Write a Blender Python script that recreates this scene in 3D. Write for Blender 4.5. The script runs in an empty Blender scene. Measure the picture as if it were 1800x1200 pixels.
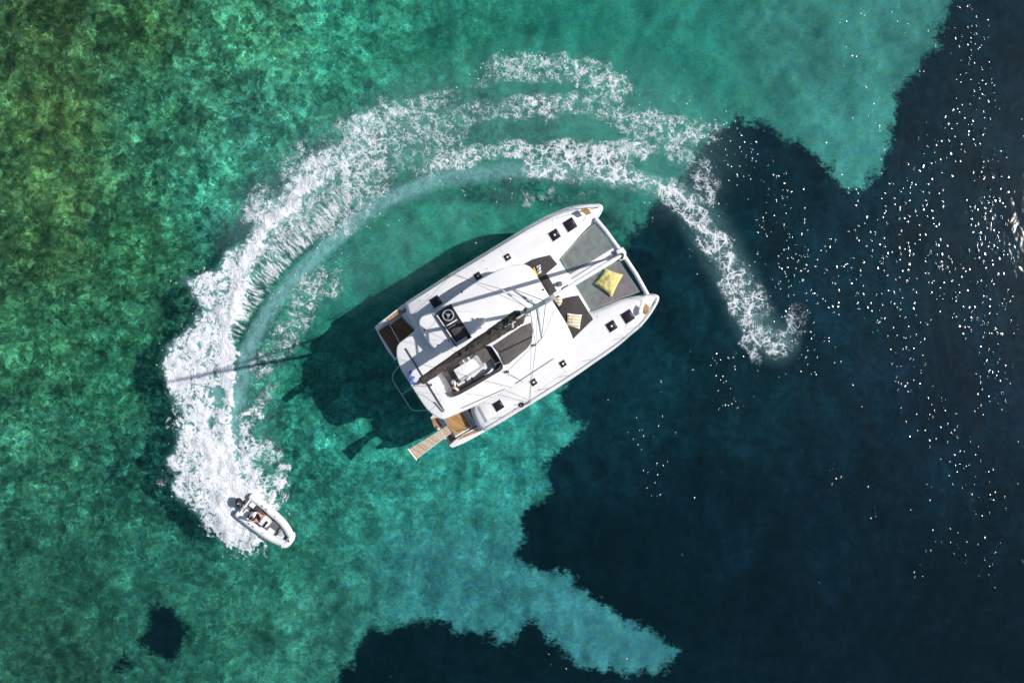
import bpy, bmesh, math, random
import numpy as np
from mathutils import Vector, Matrix
R = math.radians
random.seed(4)
rng = np.random.default_rng(7)
S = bpy.context.scene
COL = S.collection

# ------------------------------------------------------------------ camera
H = 35.0            # height of the drone above the water
F = 1159.0          # focal length in photo pixels (photo is 1800 x 1200)
cam_d = bpy.data.cameras.new('drone_camera'); cam = bpy.data.objects.new('drone_camera', cam_d); COL.objects.link(cam)
cam_d.sensor_width = 36.0; cam_d.lens = 36.0 * F / 1800.0
cam_d.clip_start = 0.5; cam_d.clip_end = 4000
CR = Matrix.Rotation(-math.atan(40 / F), 3, 'Y') @ Matrix.Rotation(-math.atan(14 / F), 3, 'X')
cam.location = (0, 0, H); cam.rotation_euler = CR.to_euler()
S.camera = cam
CRn = np.array(CR)
def P(px, py, z):
    """world point at height z that lies under photo pixel (px, py): used to read plan positions off the aerial photo"""
    d = CRn @ np.array([(px - 900) / F, (600 - py) / F, -1.0])
    t = (z - H) / d[2]
    return (d[0] * t, d[1] * t, z)
def PP(pts, z): return [P(a, b, z) for a, b in pts]

# ------------------------------------------------------------------ light
SUN_EL, SUN_AZ = 44.0, 10.5      # degrees; azimuth counted from +X towards +Y
w = bpy.data.worlds.new("World"); S.world = w; w.use_nodes = True
nt = w.node_tree; nt.nodes.clear()
sky = nt.nodes.new('ShaderNodeTexSky'); sky.sky_type = 'NISHITA'; sky.sun_disc = False
sky.sun_elevation = R(SUN_EL); sky.sun_rotation = R(90 - SUN_AZ)
bg = nt.nodes.new('ShaderNodeBackground'); bg.inputs[1].default_value = 0.085
wo = nt.nodes.new('ShaderNodeOutputWorld')
nt.links.new(sky.outputs[0], bg.inputs[0]); nt.links.new(bg.outputs[0], wo.inputs[0])
sd = bpy.data.lights.new('sun', 'SUN'); sd.energy = 4.2; sd.angle = R(0.5); sd.color = (1.0, 0.97, 0.935)
so = bpy.data.objects.new('sun', sd); COL.objects.link(so)
sv = Vector((math.cos(R(SUN_EL)) * math.cos(R(SUN_AZ)), math.cos(R(SUN_EL)) * math.sin(R(SUN_AZ)), math.sin(R(SUN_EL))))
so.rotation_euler = sv.to_track_quat('Z', 'Y').to_euler(); so.location = (30, 8, 40)
S.view_settings.view_transform = 'Standard'; S.view_settings.look = 'None'
S.view_settings.exposure = 0.15; S.view_settings.gamma = 1.0
S.cycles.max_bounces = 5; S.cycles.diffuse_bounces = 2; S.cycles.glossy_bounces = 2; S.cycles.transparent_max_bounces = 16
S.cycles.sample_clamp_indirect = 3.0
S.cycles.use_denoising = True; S.cycles.use_adaptive_sampling = True; S.cycles.adaptive_threshold = 0.02

# ------------------------------------------------------------------ node helper
def srgb(c):
    return tuple(((v / 255 + 0.055) / 1.055) ** 2.4 if v / 255 > 0.04045 else v / 255 / 12.92 for v in c)
class G:
    def __init__(s, name):
        s.m = bpy.data.materials.new(name); s.m.use_nodes = True
        s.t = s.m.node_tree; s.t.nodes.clear(); s.out = s.t.nodes.new('ShaderNodeOutputMaterial')
    def n(s, kind, **kw):
        k = s.t.nodes.new('ShaderNode' + kind)
        for a, b in kw.items(): setattr(k, a, b)
        return k
    def put(s, sock, v):
        if v is None: return
        if isinstance(v, bpy.types.NodeSocket): s.t.links.new(v, sock)
        elif isinstance(v, (tuple, list)):
            v = tuple(v)
            if sock.type == 'RGBA' and len(v) == 3: v = v + (1,)
            sock.default_value = v
        else: sock.default_value = v
    def m_(s, op, a, b=None, c=None, clamp=False):
        k = s.n('Math', operation=op, use_clamp=clamp)
        for i, v in enumerate((a, b, c)): s.put(k.inputs[i], v)
        return k.outputs[0]
    def vm(s, op, a, b=None, sc=None):
        k = s.n('VectorMath', operation=op); s.put(k.inputs[0], a); s.put(k.inputs[1], b)
        if sc is not None: s.put(k.inputs['Scale'], sc)
        return k.outputs['Value'] if op in ('LENGTH', 'DOT_PRODUCT', 'DISTANCE') else k.outputs[0]
    def pos(s): return s.n('NewGeometry').outputs['Position']
    def obj(s): return s.n('TexCoord').outputs['Object']
    def map(s, v, sc=(1, 1, 1), rot=(0, 0, 0)):
        k = s.n('Mapping'); s.put(k.inputs[0], v); k.inputs['Scale'].default_value = sc; k.inputs['Rotation'].default_value = rot
        return k.outputs[0]
    def noise(s, v, scale, det=4, rough=.5, dist=0, color=False):
        k = s.n('TexNoise'); s.put(k.inputs['Vector'], v); s.put(k.inputs['Scale'], scale)
        k.inputs['Detail'].default_value = det; k.inputs['Roughness'].default_value = rough; k.inputs['Distortion'].default_value = dist
        return k.outputs['Color' if color else 'Fac']
    def vor(s, v, scale, feat='F1', out='Distance', rnd=1.0):
        k = s.n('TexVoronoi', feature=feat); s.put(k.inputs['Vector'], v); s.put(k.inputs['Scale'], scale)
        k.inputs['Randomness'].default_value = rnd
        return k.outputs[out]
    def mr(s, x, a, b, c=0.0, d=1.0, smooth=True):
        k = s.n('MapRange', interpolation_type='SMOOTHSTEP' if smooth else 'LINEAR')
        s.put(k.inputs[0], x); s.put(k.inputs[1], a); s.put(k.inputs[2], b); s.put(k.inputs[3], c); s.put(k.inputs[4], d)
        return k.outputs[0]
    def mix(s, f, a, b, mode='MIX'):
        k = s.n('Mix', data_type='RGBA', blend_type=mode); s.put(k.inputs[0], f); s.put(k.inputs[6], a); s.put(k.inputs[7], b)
        return k.outputs[2]
    def attr(s, name, out='Fac'):
        k = s.n('Attribute'); k.attribute_name = name; return k.outputs[out]
    def warp(s, v, scale, amt, det=2):
        c = s.noise(v, scale, det, .5, 0, True)
        return s.vm('ADD', v, s.vm('SCALE', s.vm('SUBTRACT', c, (.5, .5, .5)), None, amt))
    def bump(s, h, dist=1.0, strength=1.0):
        k = s.n('Bump'); s.put(k.inputs['Height'], h); k.inputs['Distance'].default_value = dist; k.inputs['Strength'].default_value = strength
        return k.outputs[0]
    def bsdf(s, color, rough=.5, metal=0., normal=None, spec=.5, sheen=0, coat=0, transm=0):
        k = s.n('BsdfPrincipled'); s.put(k.inputs['Base Color'], color); s.put(k.inputs['Roughness'], rough)
        s.put(k.inputs['Metallic'], metal); s.put(k.inputs['Specular IOR Level'], spec)
        k.inputs['Coat Weight'].default_value = coat; k.inputs['Sheen Weight'].default_value = sheen
        if normal is not None: s.put(k.inputs['Normal'], normal)
        return k.outputs[0]
    def ms(s, f, a, b):
        k = s.n('MixShader'); s.put(k.inputs[0], f); s.put(k.inputs[1], a); s.put(k.inputs[2], b); return k.outputs[0]
    def end(s, sh): s.t.links.new(sh, s.out.inputs[0]); return s.m

M = {}
def simple(name, col, rough=.5, metal=0., var=.08, scale=6., bumpy=0., bscale=40., coat=0., spec=.5, sheen=0):
    g = G(name); o = g.obj(); n = g.noise(o, scale, 5, .6)
    c = g.mix(g.mr(n, .3, .7), tuple(v * (1 - var) for v in col), tuple(min(1, v * (1 + var)) for v in col))
    nm = g.bump(g.noise(o, bscale, 3), bumpy) if bumpy else None
    M[name] = g.end(g.bsdf(c, rough, metal, nm, spec=spec, coat=coat, sheen=sheen)); return M[name]
simple('gelcoat', (.80, .785, .77), .38, var=.025, scale=.8, spec=.4)
simple('nonskid', (.76, .745, .73), .75, var=.03, scale=1.5, bumpy=.002, bscale=60)
simple('dark_glass', (.018, .012, .02), .25, var=.3, scale=8)
simple('black_plastic', (.016, .015, .017), .45, var=.2)
simple('rubber', (.03, .03, .032), .7, var=.2)
simple('stainless', (.62, .62, .63), .28, 1.0, var=.05)
simple('alu_white', (.74, .73, .74), .4, var=.05, scale=3)
simple('grey_trim', (.30, .32, .36), .5, var=.08)
simple('shade_grey', (.42, .43, .45), .6, var=.1)
simple('skin', (.52, .27, .17), .5, var=.08, scale=20)
simple('hair', (.02, .013, .012), .6, var=.3, scale=60, bumpy=.004, bscale=90)
simple('shirt', (.78, .77, .82), .85, var=.06, scale=15, bumpy=.006, bscale=14)
simple('shorts', (.02, .025, .07), .85, var=.2, scale=15)
simple('pvc_tube', (.78, .77, .76), .45, var=.03, scale=4)
simple('pvc_grey', (.12, .12, .13), .6, var=.15, scale=9)
simple('rope', (.55, .53, .5), .8, var=.25, scale=60)
simple('rope_dark', (.05, .05, .06), .8, var=.25, scale=60)
simple('wire', (.28, .28, .30), .35, .7, var=.05)

def fabric(name, col, bs=.01, sc=5, seams=True):
    g = G(name); o = g.obj()
    n = g.noise(o, sc, 5, .65); wv = g.noise(g.map(o, (1, 1, 1)), 140, 2)
    c = g.mix(g.mr(n, .3, .72), tuple(v * .82 for v in col), tuple(v * 1.15 for v in col))
    h = g.m_('ADD', g.m_('MULTIPLY', g.noise(o, 3.2, 3, .6, .6), bs * 6), g.m_('MULTIPLY', wv, .0015))
    M[name] = g.end(g.bsdf(c, .9, 0, g.bump(h), spec=.2, sheen=.1)); return M[name]
fabric('cushion_grey', (.125, .113, .105), .006)
fabric('cushion_dark', (.070, .060, .060), .006)
fabric('yellow_cloth', (.72, .62, .24), .018, 4)
fabric('mustard_cloth', (.65, .38, .05), .006)
fabric('tan_cloth', (.50, .40, .30), .006)

def bagmat():
    g = G('sail_bag_canvas'); o = g.obj()
    p = g.map(o, (1, 1, 1), (0, 0, -R(32.5)))
    w1 = g.warp(p, 2.0, .5, 3)
    n = g.noise(g.map(w1, (1.4, 6, 3)), 1.6, 6, .65, .8)
    c = g.mix(g.mr(n, .32, .7), (.045, .036, .034), (.135, .105, .092))
    h = g.m_('MULTIPLY', n, .09)
    M['bag'] = g.end(g.bsdf(c, .85, 0, g.bump(h), spec=.2))
bagmat()
def teak(name, ca, cb, ang, plank=.07):
    g = G(name); p = g.map(g.pos(), (1, 1, 1), (0, 0, ang))
    sx = g.n('SeparateXYZ'); g.put(sx.inputs[0], p)
    fr = g.m_('FRACT', g.m_('DIVIDE', sx.outputs[1], plank))
    seam = g.mr(g.m_('ABSOLUTE', g.m_('SUBTRACT', fr, .5)), .42, .48)
    n = g.noise(g.map(p, (2, 14, 1)), 1.6, 5, .6)
    pl = g.n('TexWhiteNoise', noise_dimensions='1D'); g.put(pl.inputs['W'], g.m_('FLOOR', g.m_('DIVIDE', sx.outputs[1], plank)))
    f = g.m_('ADD', g.m_('MULTIPLY', n, .6), g.m_('MULTIPLY', pl.outputs[0], .4))
    c = g.mix(seam, g.mix(g.mr(f, .2, .8), ca, cb), (.03, .02, .012))
    M[name] = g.end(g.bsdf(c, .65, 0, None, spec=.3))
teak('teak', (.32, .17, .065), (.56, .33, .14), R(-32.2) * -1)
teak('teak_shaded', (.12, .06, .03), (.22, .12, .065), R(-32.2) * -1)  # darker copy of teak, shade of the stern steps and recess painted in
teak('teak_pale', (.52, .36, .24), (.78, .62, .48), R(-32.2) * -1, .05)
def stripes(name, ca, cb, per, ang, duty=.5, cc=None):
    g = G(name); p = g.map(g.pos(), (1, 1, 1), (0, 0, ang))
    sx = g.n('SeparateXYZ'); g.put(sx.inputs[0], p)
    fr = g.m_('FRACT', g.m_('DIVIDE', sx.outputs[0], per))
    f = g.mr(g.m_('ABSOLUTE', g.m_('SUBTRACT', fr, .5)), duty * .5 - .03, duty * .5 + .03)
    c = g.mix(f, ca, cb)
    n = g.noise(g.obj(), 9, 3)
    M[name] = g.end(g.bsdf(c, .9, 0, g.bump(n, .02), spec=.2))
def netmat():
    g = G('trampoline_net'); p = g.map(g.pos(), (1, 1, 1), (0, 0, R(32)))
    sx = g.n('SeparateXYZ'); g.put(sx.inputs[0], p)
    a = g.m_('ABSOLUTE', g.m_('SUBTRACT', g.m_('FRACT', g.m_('MULTIPLY', sx.outputs[0], 22)), .5))
    b = g.m_('ABSOLUTE', g.m_('SUBTRACT', g.m_('FRACT', g.m_('MULTIPLY', sx.outputs[1], 22)), .5))
    hole = g.m_('MULTIPLY', g.m_('LESS_THAN', a, .28), g.m_('LESS_THAN', b, .28))
    n = g.noise(p, 3, 4, .6)
    c = g.mix(g.mr(n, .3, .7), (.22, .195, .195), (.31, .28, .275))
    tr = g.n('BsdfTransparent').outputs[0]
    M['net'] = g.end(g.ms(hole, g.bsdf(c, .8, 0, None, spec=.2), tr))
netmat()

# ------------------------------------------------------------------ mesh helper
WL = {}
def link(o, parent, origin):
    if parent is not None:
        o.parent = parent; o.location = Vector(origin) - WL[parent.name]
    else: o.location = Vector(origin)
    WL[o.name] = Vector(origin)
def root(name, label, cat, loc, group=None, rot=None, kind=None):
    o = bpy.data.objects.new(name, None); COL.objects.link(o); o.empty_display_size = .3
    o.location = loc
    WL[o.name] = Vector(loc)
    if rot is not None: o.rotation_euler = rot; WL[o.name] = Vector((0, 0, 0))
    o['label'] = label; o['category'] = cat
    if group: o['group'] = group
    return o
class MB:
    def __init__(s): s.v = []; s.f = []
    def add(s, v, f):
        b = len(s.v); s.v += [tuple(map(float, q)) for q in v]; s.f += [tuple(b + i for i in q) for q in f]; return s
    def rings(s, rs, cap0=True, cap1=True):
        n = len(rs[0]); v = [q for r in rs for q in r]; f = []
        for k in range(len(rs) - 1):
            for i in range(n):
                j = (i + 1) % n; f.append((k * n + i, k * n + j, (k + 1) * n + j, (k + 1) * n + i))
        if cap0: f.append(tuple(reversed(range(n))))
        if cap1: f.append(tuple((len(rs) - 1) * n + i for i in range(n)))
        return s.add(v, f)
    def prism(s, poly, z0, z1, bev=0.0, steps=2, flare=0.0):
        """poly: list of (x, y[, z]) ; solid from z0 to z1 with a rounded top edge"""
        p = [(q[0], q[1]) for q in poly]
        if area(p) < 0: p = p[::-1]
        rs = [[(x, y, z0) for x, y in offset(p, -flare)]]
        if bev > 0:
            for k in range(steps + 1):
                a = k / steps * math.pi / 2
                o = offset(p, -bev * (1 - math.cos(a))); z = z1 - bev + bev * math.sin(a)
                rs.append([(x, y, z) for x, y in o])
        else: rs.append([(x, y, z1) for x, y in p])
        return s.rings(rs)
    def tube(s, path, r, n=8, caps=True):
        path = [Vector(q) for q in path]
        rr = r if isinstance(r, (list, tuple)) else [r] * len(path)
        rs = []; up = None
        for i, q in enumerate(path):
            d = (path[min(i + 1, len(path) - 1)] - path[max(i - 1, 0)]).normalized()
            if up is None: up = Vector((0, 0, 1)) if abs(d.z) < .9 else Vector((1, 0, 0))
            a = d.cross(up).normalized(); b = a.cross(d).normalized(); up = b
            rs.append([tuple(q + a * (math.cos(t) * rr[i]) + b * (math.sin(t) * rr[i])) for t in [2 * math.pi * k / n for k in range(n)]])
        return s.rings(rs, caps, caps)
    def box(s, c, sz, rz=0, bev=0.0):
        cx, cy, cz = c; hx, hy, hz = [q / 2 for q in sz]; ca, sa = math.cos(rz), math.sin(rz)
        p = [(cx + x * ca - y * sa, cy + x * sa + y * ca) for x, y in ((-hx, -hy), (hx, -hy), (hx, hy), (-hx, hy))]
        return s.prism(p, cz - hz, cz + hz, bev)
    def ell(s, c, rad, nu=14, nv=8, rot=None):
        c = Vector(c); rs = []
        for k in range(1, nv):
            a = math.pi * k / nv - math.pi / 2
            ring = []
            for i in range(nu):
                t = 2 * math.pi * i / nu
                q = Vector((math.cos(a) * math.cos(t) * rad[0], math.cos(a) * math.sin(t) * rad[1], math.sin(a) * rad[2]))
                if rot is not None: q = rot @ q
                ring.append(tuple(c + q))
            rs.append(ring)
        return s.rings(rs)
    def torus(s, c, Rr, r, n=28, m=8, rot=None):
        c = Vector(c); v = []; f = []
        for i in range(n):
            a = 2 * math.pi * i / n
            for j in range(m):
                b = 2 * math.pi * j / m
                q = Vector(((Rr + r * math.cos(b)) * math.cos(a), (Rr + r * math.cos(b)) * math.sin(a), r * math.sin(b)))
                if rot is not None: q = rot @ q
                v.append(tuple(c + q))
        for i in range(n):
            for j in range(m):
                f.append((i * m + j, ((i + 1) % n) * m + j, ((i + 1) % n) * m + (j + 1) % m, i * m + (j + 1) % m))
        return s.add(v, f)
    def build(s, name, mat, parent=None, smooth=True, sharp=38, label=None, sub=0):
        v = np.array(s.v); o3 = (v.min(0) + v.max(0)) / 2; o3[2] = v[:, 2].min()
        me = bpy.data.meshes.new(name)
        me.from_pydata([tuple(q) for q in (v - o3)], [], s.f); me.update()
        bm = bmesh.new(); bm.from_mesh(me); bmesh.ops.recalc_face_normals(bm, faces=bm.faces)
        bm.to_mesh(me); bm.free()
        me.materials.append(M[mat] if isinstance(mat, str) else mat)
        if smooth:
            me.polygons.foreach_set('use_smooth', [True] * len(me.polygons)); me.set_sharp_from_angle(angle=R(sharp))
        o = bpy.data.objects.new(name, me); COL.objects.link(o); link(o, parent, o3)
        if sub:
            md = o.modifiers.new('sub', 'SUBSURF'); md.levels = sub; md.render_levels = sub
        if label: o['label'] = label
        return o
def area(p): return .5 * sum(p[i][0] * p[(i + 1) % len(p)][1] - p[(i + 1) % len(p)][0] * p[i][1] for i in range(len(p)))
def offset(p, d):
    """move a counter-clockwise outline outwards by d"""
    n = len(p); out = []
    for i in range(n):
        a, b, c = p[i - 1], p[i], p[(i + 1) % n]
        e1 = Vector((b[0] - a[0], b[1] - a[1])); e2 = Vector((c[0] - b[0], c[1] - b[1]))
        if e1.length < 1e-6 or e2.length < 1e-6: out.append(b); continue
        e1.normalize(); e2.normalize()
        n1 = Vector((e1.y, -e1.x)); n2 = Vector((e2.y, -e2.x)); m = n1 + n2
        if m.length < 1e-4: out.append(b); continue
        m.normalize(); k = d / max(.45, m.dot(n1))
        out.append((b[0] + m.x * k, b[1] + m.y * k))
    return out
def smooth_poly(p, it=2):
    """Chaikin rounding of a closed outline"""
    for _ in range(it):
        q = []
        for i in range(len(p)):
            a, b = p[i], p[(i + 1) % len(p)]
            q += [tuple(.75 * x + .25 * y for x, y in zip(a, b)), tuple(.25 * x + .75 * y for x, y in zip(a, b))]
        p = q
    return p
def smooth_line(p, it=2):
    for _ in range(it):
        q = [p[0]]
        for a, b in zip(p[:-1], p[1:]):
            q += [tuple(.75 * x + .25 * y for x, y in zip(a, b)), tuple(.25 * x + .75 * y for x, y in zip(a, b))]
        p = q + [p[-1]]
    return p
def tag(o, label, cat, group=None, kind=None):
    if label: o['label'] = label
    if cat: o['category'] = cat
    if group: o['group'] = group
    if kind: o['kind'] = kind
    return o
AX = R(32.2)        # heading of the catamaran in plan
U = Vector((math.cos(AX), math.sin(AX), 0)); V = Vector((math.sin(AX), -math.cos(AX), 0))  # forward, starboard
Z = Vector((0, 0, 1))

# ------------------------------------------------------------------ numpy fields for sea bed, water and foam
def vnoise(x, y, seed=0):
    r = np.random.default_rng(seed); T = r.random((256, 256))
    xi = np.floor(x).astype(int); yi = np.floor(y).astype(int); fx = x - xi; fy = y - yi
    fx = fx * fx * (3 - 2 * fx); fy = fy * fy * (3 - 2 * fy)
    a = T[xi & 255, yi & 255]; b = T[(xi + 1) & 255, yi & 255]; c = T[xi & 255, (yi + 1) & 255]; d = T[(xi + 1) & 255, (yi + 1) & 255]
    return (a * (1 - fx) + b * fx) * (1 - fy) + (c * (1 - fx) + d * fx) * fy
def fbm(x, y, sc, oc=4, seed=0):
    v = 0; amp = .5; tot = 0
    for k in range(oc):
        v = v + amp * vnoise(x * sc, y * sc, seed + k); tot += amp; amp *= .5; sc *= 2.03
    return v / tot
def seg_dist(X, Y, line):
    """distance to a polyline, arc length and side of the nearest point"""
    best = np.full(X.shape, 1e9); S_ = np.zeros(X.shape); N_ = np.zeros(X.shape); acc = 0
    for (x0, y0), (x1, y1) in zip(line[:-1], line[1:]):
        dx, dy = x1 - x0, y1 - y0; L = math.hypot(dx, dy)
        if L < 1e-6: continue
        t = np.clip(((X - x0) * dx + (Y - y0) * dy) / L ** 2, 0, 1)
        qx, qy = X - x0 - t * dx, Y - y0 - t * dy; d = np.hypot(qx, qy)
        m = d < best
        best = np.where(m, d, best); S_ = np.where(m, acc + t * L, S_)
        N_ = np.where(m, np.sign(dx * qy - dy * qx) * d, N_); acc += L
    return best, S_, N_
def poly_sd(X, Y, poly):
    """signed distance, positive inside"""
    d, _, _ = seg_dist(X, Y, poly + [poly[0]])
    ins = np.zeros(X.shape, bool); j = len(poly) - 1
    for i in range(len(poly)):
        xi, yi = poly[i]; xj, yj = poly[j]
        c = ((yi > Y) != (yj > Y)) & (X < (xj - xi) * (Y - yi) / (yj - yi + 1e-12) + xi)
        ins ^= c; j = i
    return np.where(ins, d, -d)
def ss(x, a, b):
    t = np.clip((x - a) / (b - a), 0, 1); return t * t * (3 - 2 * t)
def grid(name, xs, ys, zf, keep=None):
    X, Y = np.meshgrid(xs, ys); nx, ny = len(xs), len(ys)
    Zz = zf(X, Y)
    idx = np.arange(nx * ny).reshape(ny, nx)
    q = np.stack([idx[:-1, :-1], idx[:-1, 1:], idx[1:, 1:], idx[1:, :-1]], -1).reshape(-1, 4)
    co = np.stack([X, Y, Zz], -1).reshape(-1, 3)
    use = np.arange(nx * ny)
    if keep is not None:
        K = keep.reshape(-1); q = q[K[q].any(1)]
        use = np.unique(q); re = np.zeros(nx * ny, int); re[use] = np.arange(len(use)); q = re[q]; co = co[use]
    me = bpy.data.meshes.new(name); me.vertices.add(len(co)); me.vertices.foreach_set('co', co.astype(np.float32).ravel())
    me.loops.add(len(q) * 4); me.loops.foreach_set('vertex_index', q.astype(np.int32).ravel())
    me.polygons.add(len(q)); me.polygons.foreach_set('loop_start', np.arange(0, len(q) * 4, 4, dtype=np.int32))
    me.polygons.foreach_set('use_smooth', np.ones(len(q), bool))
    me.update(); me.validate()
    o = bpy.data.objects.new(name, me); COL.objects.link(o)
    return o, X.reshape(-1)[use], Y.reshape(-1)[use], use
def fattr(o, name, a):
    t = o.data.attributes.new(name, 'FLOAT', 'POINT'); t.data.foreach_set('value', np.asarray(a, np.float32))
def cattr(o, name, a):
    t = o.data.attributes.new(name, 'FLOAT_COLOR', 'POINT')
    t.data.foreach_set('color', np.concatenate([a, np.ones((len(a), 1))], 1).astype(np.float32).ravel())
def vattr(o, name, a):
    t = o.data.attributes.new(name, 'FLOAT_VECTOR', 'POINT'); t.data.foreach_set('vector', np.asarray(a, np.float32).ravel())

# ------------------------------------------------------------------ sea bed
ZB = -3.2
WT = (.30, .76, .78)       # what one pass through the water leaves of the light
def pw(pts, z): return [P(a, b, z)[:2] for a, b in pts]
SAND = [(80,30,48,74,42),(250,60,48,86,50),(450,60,56,124,92),(100,200,60,92,50),(280,200,45,102,75),(450,220,60,132,112),(620,60,50,136,110),
 (800,60,40,120,98),(1000,60,36,122,104),(1200,80,42,126,110),(1400,80,54,122,112),(1550,60,60,130,122),(1500,250,62,138,130),(700,150,42,116,95),
 (90,430,46,80,46),(100,350,64,104,62),(220,420,44,98,65),(380,350,46,118,96),(100,600,46,102,70),(200,650,38,98,72),(100,800,42,98,76),
 (220,850,34,90,74),(100,1000,34,82,66),(100,1150,36,80,64),(300,1000,37,95,80),(450,1100,42,104,86),(500,1000,40,108,90),(600,900,44,120,105),
 (700,850,46,130,118),(850,800,46,136,125),(900,760,50,146,136),(750,1000,50,120,120),(850,1050,52,120,122),(1000,1050,58,130,136),(1120,1140,58,126,132),
 (550,1100,46,110,96),(600,500,40,122,106),(800,400,44,134,114),(500,650,34,108,90),(650,780,38,120,104),(1000,200,36,120,102),(350,180,50,110,85)]
DARK = [(1300,300,9,44,58),(1500,500,15,52,70),(1700,200,14,46,62),(1100,700,12,58,70),(1300,700,10,50,62),(1150,550,10,62,74),(1250,450,9,52,66),
 (1200,900,6,32,46),(1100,1000,5,25,36),(1400,1100,8,25,40),(1700,1100,9,24,38),(1650,700,14,42,62),(800,1150,6,28,38),(285,1110,9,32,40),(1450,900,9,34,50)]
def idw(X, Y, ctl, pwr=3.0):
    W_ = 0; C = np.zeros(X.shape + (3,))
    for a, b, r, g, bl in ctl:
        x, y, _ = P(a, b, ZB); w_ = 1 / ((X - x) ** 2 + (Y - y) ** 2 + .8) ** (pwr / 2)
        C += w_[..., None] * np.array(srgb((r, g, bl))); W_ = W_ + w_
    return C / W_[..., None]
GRASS = [(1672,0),(1652,50),(1640,80),(1612,125),(1580,160),(1572,210),(1560,260),(1545,300),(1530,320),(1490,340),(1470,318),(1452,290),(1430,270),(1390,250),
 (1350,222),(1300,213),(1255,232),(1225,272),(1195,320),(1160,350),(1130,385),(1110,420),(1080,480),(1040,560),(1000,640),(985,700),(1003,722),(1012,740),(1022,756),(995,778),(968,805),(963,850),
 (945,882),(915,908),(925,945),(902,968),(905,985),(950,1002),(1000,1010),(1025,1045),(1080,1078),(1130,1108),(1190,1138),(1180,1165),(1150,1186),(1100,1178),(1060,1180),
 (1008,1160),(978,1130),(948,1092),(925,1086),(915,1108),(885,1136),(860,1114),(800,1112),(792,1095),(740,1090),(700,1098),(640,1118),(615,1165),(580,1205),
 (560,1500),(3200,1500),(3200,-400),(1690,-400)]
BLOB = [(287 + 37 * math.cos(t) * (1 + .12 * math.sin(3 * t)), 1112 + 49 * math.sin(t) * (1 + .08 * math.cos(4 * t + 1))) for t in [k * math.pi / 10 for k in range(20)]]
SMALL = [(205,1160),(222,1152),(226,1165),(208,1182),(198,1178)]
core_x = np.arange(-31, 31.01, .25); core_y = np.arange(-21, 21.01, .25)
far = np.array([1, 3, 7, 15, 40, 100, 300, 900, 1800.])
bx = np.concatenate([-31 - far[::-1], core_x, 31 + far]); by = np.concatenate([-21 - far[::-1], core_y, 21 + far])
bed, X, Y, _ = grid('seabed', bx, by, lambda x, y: ZB + (.9 * (fbm(x, y, .5, 4, 3) - .5) + .25 * (fbm(x, y, 2., 2, 5) - .5)) * (np.abs(x) < 60))
tag(bed, None, None, kind='structure')
K = 1.22
def alb(c): return np.clip(c / (np.array(WT) ** 2 * K), 0, .85)
cattr(bed, 'sandcol', alb(idw(X, Y, SAND))); cattr(bed, 'grasscol', alb(idw(X, Y, DARK)) * .50)
sdg = poly_sd(X, Y, pw(GRASS, ZB))
for q in (BLOB, SMALL): sdg = np.maximum(sdg, poly_sd(X, Y, pw(q, ZB)))
fattr(bed, 'grass', np.clip(sdg, -3, 3))
def blobf(lst, r):
    f = 0
    for a, b, k in lst:
        x, y, _ = P(a, b, ZB); f = np.maximum(f, np.exp(-((X - x) ** 2 + (Y - y) ** 2) / (r * k) ** 2))
    return f
rocks = blobf([(415,232,1),(250,270,1.3),(85,435,1.6),(180,400,1),(640,240,.8),(730,310,.6),(935,50,.7),(330,440,1)], .75)
fattr(bed, 'rock', rocks)
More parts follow.
